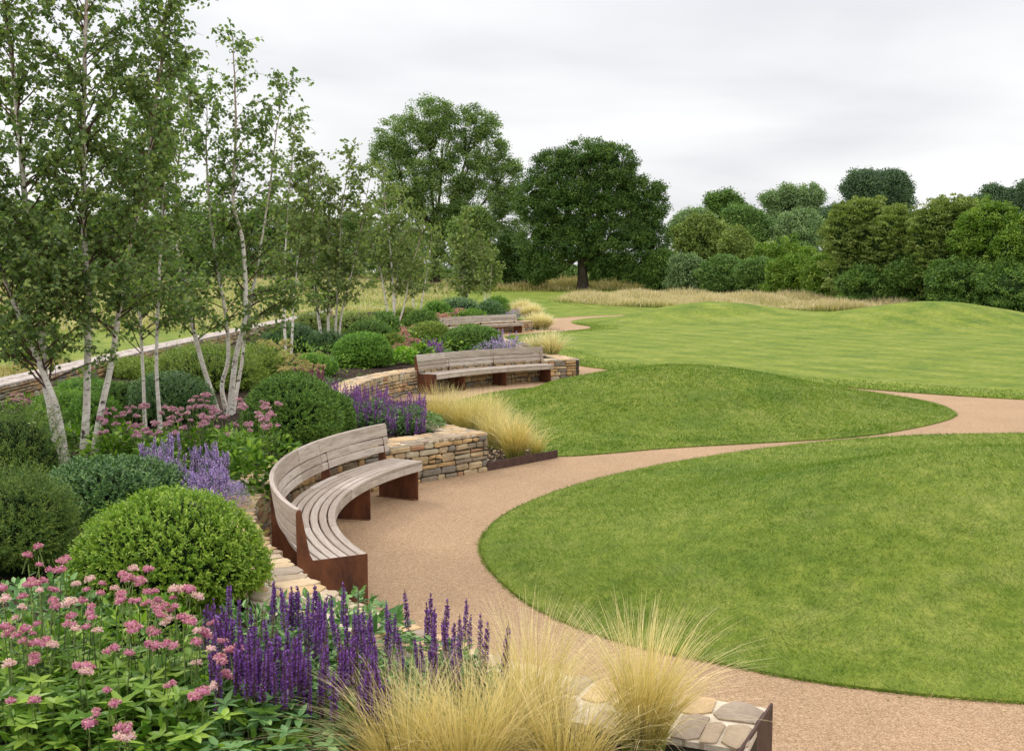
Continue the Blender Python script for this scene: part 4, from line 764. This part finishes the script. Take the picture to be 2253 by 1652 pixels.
# ------------------------------------------------------------------ birches
def birch(label, stems, d, leaf, blen, r0=.05, mat='birchleaf', nb=34, tw=8, lt=.035, up0=.2, dyv=.25, group='multi-stemmed birches', base=BED, lw=.72):
    b0 = W(*stems[0][0], d); root = thing('birch_tree', label, 'birch tree', (b0[0], b0[1], base), group); T_, B_, LP, LD = [], [], [], []
    for si, st in enumerate(stems):
        oy = rng.normal() * dyv; pts = []; n = len(st)
        for i, (px, py) in enumerate(st):
            q = W(px, py, d + oy * i / (n - 1) + .05 * si)
            if i == 0: q[2] = base - .05
            pts.append(q)
        C = spl(pts, .1); m = len(C); s = np.linspace(0, 1, m); C[:, :2] += np.cumsum(rng.normal(size=(m, 2)) * .004, 0) * s[:, None]
        rs = r0 * (.95 - .12 * si) * ((1 - s) ** .8 * .92 + .08) + .012 * np.exp(-s * 30)
        T_.append(tube(C, rs, 8, 0)); Ls = m * .1
        for k in range(nb):
            t = up0 + (1 - up0) * (k + random.random()) / nb; i = min(m - 2, int(t * m)); p = C[i]; a = random.random() * 2 * pi
            L_ = blen * ((1 - t) ** .55) * random.uniform(.45, 1.1) + .18; el = R(random.uniform(38, 62)) if t > .35 else R(random.uniform(25, 50))
            dv = np.array([cos(a) * cos(el), sin(a) * cos(el) * .85, sin(el)]); j = np.linspace(0, 1, 6)[:, None]
            bp = p + dv * L_ * j + np.array([0, 0, -.22 * L_]) * j ** 2.6 + np.cumsum(rng.normal(size=(6, 3)) * .012 * L_, 0); rb = max(.004, rs[i] * .38) * (1 - j[:, 0] * .8)
            B_.append(tube(bp, rb, 5, 0, random.random() * .6))
            for q in range(max(3, int(tw * L_ / blen * 1.3) + 2)):
                f = random.uniform(.22, 1.0); i2 = min(4, int(f * 5)); p2 = bp[i2] + (bp[i2 + 1] - bp[i2]) * (f * 5 - i2); tl = random.uniform(.14, .42) * (blen / 1.2) ** .5
                d2 = nrm(dv * .7 + rv(1)[0] * .8 + np.array([0, 0, .1])); jj = np.linspace(0, 1, 4)[:, None]; tp = p2 + d2 * tl * jj + np.array([0, 0, -.4 * tl]) * jj ** 2
                B_.append(tube(tp, [.0035, .003, .0025, .0015] if d < 20 else [.008, .006, .005, .003], 3, 0, random.random() * .6))
                nlv = max(3, int(tl / lt)); u = rng.random(nlv); LP.append(np.stack([np.interp(u, jj[:, 0], tp[:, c]) for c in range(3)], 1)); LD.append(np.full(nlv, random.random()))
            nlv = max(3, int(L_ * .6 / lt)); u = rng.uniform(.3, 1.02, nlv); LP.append(np.stack([np.interp(u, np.linspace(0, 1, 6), bp[:, c]) for c in range(3)], 1)); LD.append(np.full(nlv, random.random()))
    P_ = np.concatenate(LP); P_ = P_ + rng.normal(size=P_.shape) * leaf * .35; rd = np.concatenate(LD); n = len(P_)
    dr = nrm(rv(n) * [1, 1, .5] + [0, 0, -.55]); nn = nrm(rv(n) + [0, -.25, .35])
    mk('trunk', T_, [M['birch']], root, smooth=True); mk('branches', B_, [M['twig']], root, smooth=True)
    mk('crown', [inst(T_OVA, P_, dr, nn, leaf * rng.uniform(.6, 1.15, n), leaf * lw * rng.uniform(.8, 1.05, n), np.clip(rd * .45 + rng.random(n) * .6, 0, 1))], [M[mat]], root)
    return root
birch('leftmost birch, two white stems leaning left out of the frame', [[(130, 1018), (112, 900), (98, 830), (90, 700), (65, 520), (55, 420), (30, 150), (8, -60), (-5, -420)], [(148, 1012), (130, 920), (116, 870), (70, 760), (20, 640), (-40, 480), (-90, 300)]], 12.3, .062, 1.35, .052, nb=88, tw=9, lt=.026, up0=.25)
birch('birch with an upright and a right leaning stem near left', [[(182, 1012), (190, 900), (192, 780), (192, 640), (180, 480), (178, 300), (182, 120), (186, -60), (192, -430)], [(203, 1008), (222, 905), (245, 800), (262, 680), (285, 540), (318, 390), (335, 230), (350, 90), (372, -110)]], 12.6, .062, 1.3, .050, nb=92, tw=9, lt=.026, up0=.25)
birch('birch behind the near pair, filling gap with dense leaves', [[(352, 900), (345, 800), (352, 620), (362, 450), (372, 300), (385, 130)], [(318, 900), (312, 780), (300, 600), (290, 420), (285, 260)]], 15.2, .068, 1.2, .032, nb=48, tw=8, lt=.034, up0=.25)
birch('middle birch with four white stems behind deep pink flowers', [[(505, 905), (518, 790), (540, 690), (535, 540), (512, 440), (517, 300), (512, 75)], [(480, 910), (455, 830), (440, 780), (420, 700), (392, 560), (388, 380), (420, 190)], [(500, 925), (488, 850), (502, 790), (497, 700), (470, 540), (452, 380), (455, 200)], [(512, 900), (532, 800), (540, 740), (572, 560), (602, 370), (632, 178)]], 17.2, .072, 1.25, .052, nb=38, tw=8, lt=.036, up0=.22, base=BED)
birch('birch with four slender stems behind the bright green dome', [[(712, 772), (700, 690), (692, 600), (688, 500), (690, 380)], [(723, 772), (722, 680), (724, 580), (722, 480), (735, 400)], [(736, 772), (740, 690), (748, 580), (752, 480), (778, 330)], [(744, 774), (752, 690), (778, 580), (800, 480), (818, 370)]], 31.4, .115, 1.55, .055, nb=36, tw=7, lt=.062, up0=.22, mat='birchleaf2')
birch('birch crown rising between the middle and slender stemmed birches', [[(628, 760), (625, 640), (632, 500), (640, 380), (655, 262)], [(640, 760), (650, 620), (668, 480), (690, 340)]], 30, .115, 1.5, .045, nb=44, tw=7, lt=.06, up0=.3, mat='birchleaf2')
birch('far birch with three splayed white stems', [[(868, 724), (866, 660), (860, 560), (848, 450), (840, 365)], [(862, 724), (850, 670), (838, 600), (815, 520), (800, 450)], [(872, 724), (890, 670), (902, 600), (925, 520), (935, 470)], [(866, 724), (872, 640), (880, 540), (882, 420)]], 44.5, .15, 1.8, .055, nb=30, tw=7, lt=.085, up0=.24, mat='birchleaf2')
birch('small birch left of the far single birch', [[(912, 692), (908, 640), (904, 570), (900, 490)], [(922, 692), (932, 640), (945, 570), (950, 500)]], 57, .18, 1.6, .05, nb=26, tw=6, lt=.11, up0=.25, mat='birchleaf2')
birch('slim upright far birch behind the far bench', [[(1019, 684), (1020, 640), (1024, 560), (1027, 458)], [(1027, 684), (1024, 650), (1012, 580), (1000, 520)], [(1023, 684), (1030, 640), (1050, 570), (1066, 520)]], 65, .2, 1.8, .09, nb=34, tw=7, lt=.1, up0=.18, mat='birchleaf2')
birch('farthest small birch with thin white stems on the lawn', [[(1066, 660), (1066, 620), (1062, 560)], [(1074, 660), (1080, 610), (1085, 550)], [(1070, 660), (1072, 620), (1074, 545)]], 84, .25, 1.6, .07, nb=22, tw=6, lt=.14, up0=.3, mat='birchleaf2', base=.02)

# ------------------------------------------------------------------ large trees and hedges
def crown(lobes, leaf, n, mat, clump=.9, per=26, flat=.65, core=.6, upl=.3, back=.25, out=1.0, puffs=5):
    """leaf clumps over the outside of several lobes; gaps between clumps stay open"""
    big = list(lobes)
    for c, r in big if puffs else ():
        for k in range(puffs):
            v = rv(1)[0]; v[2] = abs(v[2]) * random.choice((1, 1, .2)); v[1] *= .6; f = random.uniform(.16, .30); lobes = lobes + [(np.array(c) + v * np.array(r) * random.uniform(.85, 1.08), tuple(q * f for q in (r[0], r[0], r[0] * .8)))]
    A = np.array([r[0] * r[2] for c, r in lobes]); A = A / A.sum(); ch = []
    for (c, r), a in zip(lobes, A):
        k = max(6, int(n * a / per)); v = rv(k * 2); v = v[(v[:, 1] < .25) | (rng.random(len(v)) < back)][:k]; k = len(v)
        cp = np.array(c) + v * np.array(r) * rng.uniform(.66, 1.10, k)[:, None]; cs = clump * rng.uniform(.5, 1.2, k)
        w_ = rv(k * per) * (rng.random((k * per, 1)) ** .4) * [1, 1, flat]; pos = np.repeat(cp, per, 0) + w_ * np.repeat(cs, per)[:, None]
        rr = np.clip(np.repeat(rng.random(k), per) * .7 + rng.random(k * per) * .32, 0, 1); vv = np.repeat(v, per, 0)
        ch.append(inst(T_OVA, pos, nrm(vv * out + rv(len(pos)) * .8 + [0, 0, -.1]), nrm(vv * .45 + w_ * 1.3 + rv(len(pos)) * .45 + [0, 0, upl]), leaf * rng.uniform(.6, 1.2, len(pos)), leaf * .62, rr))
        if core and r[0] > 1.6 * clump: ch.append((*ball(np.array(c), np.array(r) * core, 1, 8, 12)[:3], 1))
    return ch
def bigtree(label, trunk, lobes, d, leaf, n, mat, tr=.5, clump=.9, cat='tree', name='broadleaf_tree', group=None, core=.6, per=26, flat=.65, fork=.35, twigs=9):
    """trunk: (px, py_base, py_fork); lobes in photo pixels: (px, py, rx, ry, ddepth)"""
    b0 = W(trunk[0], trunk[1], d); b0[2] = float(GZ(b0[0], b0[1])) - .1; fk = W(trunk[0] + random.uniform(-3, 3), trunk[2], d); LB = []
    for L0 in lobes:
        px, py, rx, ry = L0[:4]; dy = L0[4] if len(L0) > 4 else random.uniform(-.25, .25) * rx / FPX * d; LB.append((W(px, py, d + dy), (rx / FPX * d, rx / FPX * d * .95, ry / FPX * d)))
    root = thing(name, label, cat, (b0[0], b0[1], b0[2] + .1), group); tb = [tube([b0, b0 * .7 + fk * .3, fk], [tr * 1.35, tr * .9, tr * .72], 10)]
    lm = []
    for c, r in LB:
        md = fk * .45 + c * .55 + np.array([0, 0, -.12 * np.linalg.norm(c - fk)]); lm.append(tube(spl([fk, md, c], .8), np.linspace(tr * .42, tr * .14, len(spl([fk, md, c], .8))), 6))
        for k in range(twigs):
            v = rv(1)[0] * [1, 1, .8]; e_ = c + v * np.array(r) * .85; mm = (c * .5 + md * .5); lm.append(tube([mm, mm * .5 + e_ * .5 + rv(1)[0] * .15, e_], [tr * .15, tr * .08, tr * .03], 4))
    mk('trunk', tb, [M['bark']], root, smooth=True); mk('branches', lm, [M['bark']], root, smooth=True)
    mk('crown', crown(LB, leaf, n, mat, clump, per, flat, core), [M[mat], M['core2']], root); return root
bigtree('tall airy ash tree, tallest on the skyline', (958, 640, 520), [(890, 300, 58, 42), (945, 258, 48, 38), (862, 345, 40, 44), (905, 400, 60, 60), (975, 320, 45, 50), (1045, 275, 44, 36), (1075, 330, 34, 44), (1030, 370, 50, 50), (1110, 385, 34, 46), (960, 440, 62, 52), (1060, 450, 60, 55), (1115, 470, 36, 60), (880, 480, 46, 60), (1010, 520, 60, 60), (930, 560, 50, 50)], 128, .21, 110000, 'ash', .55, .95, core=0, per=60)
bigtree('broad dark oak standing right of centre', (1283, 641, 560), [(1290, 355, 62, 44), (1225, 375, 52, 40), (1345, 360, 48, 42), (1380, 410, 42, 44), (1180, 440, 46, 56), (1250, 440, 66, 56), (1330, 450, 62, 56), (1410, 470, 48, 50), (1445, 440, 22, 36), (1190, 520, 52, 52), (1270, 520, 66, 48), (1360, 530, 62, 52), (1430, 530, 38, 50), (1200, 580, 50, 32), (1350, 580, 60, 26), (1185, 610, 18, 14)], 113, .19, 140000, 'oak', .62, .8, core=.42, per=60)
SKY = [  # px, ytop, rx, ry, d, mat, n, clump, label
 (1040, 462, 52, 62, 118, 'ash', 9000, 'rounded mid green tree in front of the ash trunk'),
 (1130, 520, 50, 62, 122, 'oak', 8000, 'dark tree filling the gap between ash and oak'),
 (1592, 424, 46, 46, 175, 'bushdark', 8000, 'dark domed tree rising left of the pale tree'),
 (1742, 402, 66, 62, 170, 'bushpale', 11000, 'pale green tree with open crown on the skyline'),
 (1640, 448, 60, 64, 150, 'bushmid', 11000, 'green rounded tree in front of the dark domed one'),
 (1757, 462, 62, 56, 148, 'bushpale', 10000, 'willowy pale green tree above the low hedge'),
 (1530, 455, 50, 55, 160, 'bushpale', 7000, 'hazy green tree just right of the oak'),
 (1905, 372, 48, 46, 160, 'bushblue', 10000, 'dark green tree standing above the tall hedge, left crown'),
 (1965, 384, 44, 44, 162, 'bushblue', 8000, 'dark green tree standing above the tall hedge, right crown'),
 (2195, 410, 55, 50, 165, 'bushblue', 9000, 'bluish distant tree near the right edge'),
 (2262, 400, 30, 50, 165, 'bushblue', 4000, 'distant tree cut by the right edge'),
 (1835, 448, 32, 60, 158, 'bushblue', 5000, 'narrow dark tree between willow and tall hedge'),
 (-140, 450, 110, 75, 155, 'bushdark', 5000, 'distant dark tree far left beyond the field'), (-330, 435, 120, 85, 160, 'bushmid', 5000, 'distant green tree farthest left beyond the field'), (-520, 455, 120, 75, 158, 'bushdark', 4000, 'distant low tree at the far left field corner'),
 (60, 440, 120, 75, 150, 'bushmid', 8000, 'distant tree behind the leftmost birch'), (250, 455, 110, 70, 152, 'bushdark', 8000, 'distant dark tree seen through the near birches'),
 (420, 465, 100, 64, 148, 'bushmid', 8000, 'distant tree seen through the middle birch'), (590, 448, 90, 75, 150, 'bushdark', 8000, 'distant dark tree right of the middle birch'),
 (745, 470, 85, 66, 146, 'bushmid', 7000, 'distant tree behind the slender stemmed birch'), (860, 500, 70, 56, 142, 'bushdark', 6000, 'distant dark tree under the left side of ash'),
]
def lobes_for(px, yt, rx, ry):
    o = [(px, yt + ry, rx * .62, ry * .66)]
    for k in range(9):
        a = pi * 1.2 * (k + random.uniform(0, 1)) / 9 - .3; f = random.uniform(.5, .8); o.append((px + cos(a) * rx * f, yt + ry - sin(a) * ry * f, rx * random.uniform(.2, .36), ry * random.uniform(.22, .38)))
    o.append((px, yt + ry * 1.55, rx * .8, ry * .6)); return o
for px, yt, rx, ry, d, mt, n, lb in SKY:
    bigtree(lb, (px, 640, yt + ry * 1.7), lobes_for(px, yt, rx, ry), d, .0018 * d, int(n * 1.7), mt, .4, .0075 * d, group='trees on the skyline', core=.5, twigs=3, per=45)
def hedge(label, px, yt, rx, ry, d, mt, n, leaf=None, clump=.5, flat=.8, group='shrubs of the field hedge', ybase=None, up=.3, k=7, core=.66, out=1.0):
    lb = [(px, yt + ry, rx * .85, ry * .82)] + [(px + cos(a_) * rx * .6, yt + ry - sin(a_) * ry * .5, rx * random.uniform(.3, .5), ry * random.uniform(.34, .52)) for a_ in [pi * (i + random.random()) / k for i in range(k)]]
    LB = [(W(a, b_, d + random.uniform(-.3, .3) * c / FPX * d), (c / FPX * d, c / FPX * d * .9, e_ / FPX * d)) for a, b_, c, e_ in lb]
    zb = float(FLZ(LB[0][0][0], d)[0]); c0 = LB[0][0]; r0 = LB[0][1]; zz = (c0[2] - r0[2] + zb) / 2 - .1; hh = max(.4, (c0[2] - zz) * 1.0)
    LB.append((np.array([c0[0], c0[1], max(zb + .3, c0[2] - r0[2] * .7)]), (r0[0] * 1.1, r0[1], max(.5, c0[2] - r0[2] * .7 - zb + .2))))
    return tag(mk('hedge_shrub', crown(LB, leaf or .0019 * d, int(n * 2.7), mt, clump, 34, flat, core, up, out=out), [M[mt], M['core2']], loc=(c0[0], c0[1], zb)), label, 'hedge shrub', group)
HD_ = [
 (1345, 566, 60, 34, 126, 'bushmid', 5000, 'green undergrowth behind the oak trunk'), (1415, 590, 44, 24, 121, 'bushdark', 4000, 'low dark undergrowth right of the oak trunk'),
 (1230, 585, 60, 26, 135, 'bushmid', 3000, 'green undergrowth left of the oak trunk'),
 (1452, 548, 38, 48, 112, 'bushdark', 6000, 'dark hedge shrub next to the oak'), (1512, 560, 42, 42, 108, 'bushpale', 7000, 'grey green rounded hedge shrub, first of the low row'),
 (1590, 562, 48, 42, 105, 'bushmid', 8000, 'rounded hedge shrub, second of the low row'), (1668, 566, 52, 42, 102, 'bushmid', 9000, 'rounded hedge shrub, third of the low row'),
 (1745, 562, 56, 48, 99, 'bushlime', 9000, 'bright green hedge shrub, fourth of the low row'), (1832, 556, 62, 56, 95, 'bushlime', 10000, 'bright green hedge shrub where the tall hedge begins'),
 (1720, 542, 70, 22, 125, 'bushlime', 5000, 'clipped bright strip of hedge behind the low row'),
 (1540, 478, 66, 50, 135, 'busholive', 8000, 'olive tree-like shrub behind the low hedge'), (1618, 515, 34, 34, 120, 'busholive', 4000, 'pale twiggy bush behind the low hedge'),
 (1900, 430, 92, 100, 90, 'busholive', 16000, 'arching olive shrub, leftmost of the tall hedge'), (1985, 452, 80, 90, 88, 'busholive', 12000, 'brownish olive shrub, second in the tall hedge'),
 (2080, 428, 88, 100, 85, 'busholive', 14000, 'tall olive shrub in the middle of tall hedge'), (2180, 438, 90, 100, 82, 'bushlime', 14000, 'bright green shrub near the right edge of tall hedge'),
 (2262, 470, 70, 90, 80, 'bushlime', 9000, 'bright green shrub cut by the right edge'),
 (1920, 580, 74, 52, 88, 'bushdark', 9000, 'dark lower shrub under the arching olive shrub'), (2020, 560, 84, 66, 86, 'bushdark', 11000, 'dark lower shrub in the middle of tall hedge'),
 (2120, 560, 84, 66, 82, 'bushdark', 11000, 'dark lower shrub right of the middle of tall hedge'), (2220, 566, 84, 66, 79.5, 'bushdark', 11000, 'dark lower shrub at the right edge'),
 (950, 585, 90, 34, 140, 'bushdark', 4000, 'dark hedge under the ash tree'), (1090, 560, 80, 48, 140, 'bushdark', 5000, 'dark hedge between the ash and oak'),
 (700, 560, 110, 44, 150, 'bushmid', 4000, 'field hedge left of the ash'), (480, 545, 120, 50, 150, 'bushdark', 4000, 'field hedge seen through the middle birch'), (240, 545, 130, 50, 150, 'bushmid', 4000, 'field hedge seen through the near birches'), (20, 540, 120, 55, 150, 'bushdark', 4000, 'field hedge behind the leftmost birch'),
 (90, 790, 60, 20, 31, 'busholive', 1500, 'low wild bush in the field beyond the left wall'),
]
for px, yt, rx, ry, d, mt, n, lb in HD_:
    ol = mt == 'busholive' and d < 100
    hedge(lb, px, yt, rx, ry, d, mt, n, clump=.0055 * d, flat=.4 if ol else .75, out=1.6 if ol else 1.0)
meadow('long_grass', [(9, 111), (13, 104), (19, 100), (24, 99), (30, 94), (36, 88), (40, 84), (44, 80), (47, 84), (40, 95), (30, 106), (14, 114)], 12000, .6, .05, 'meadow')
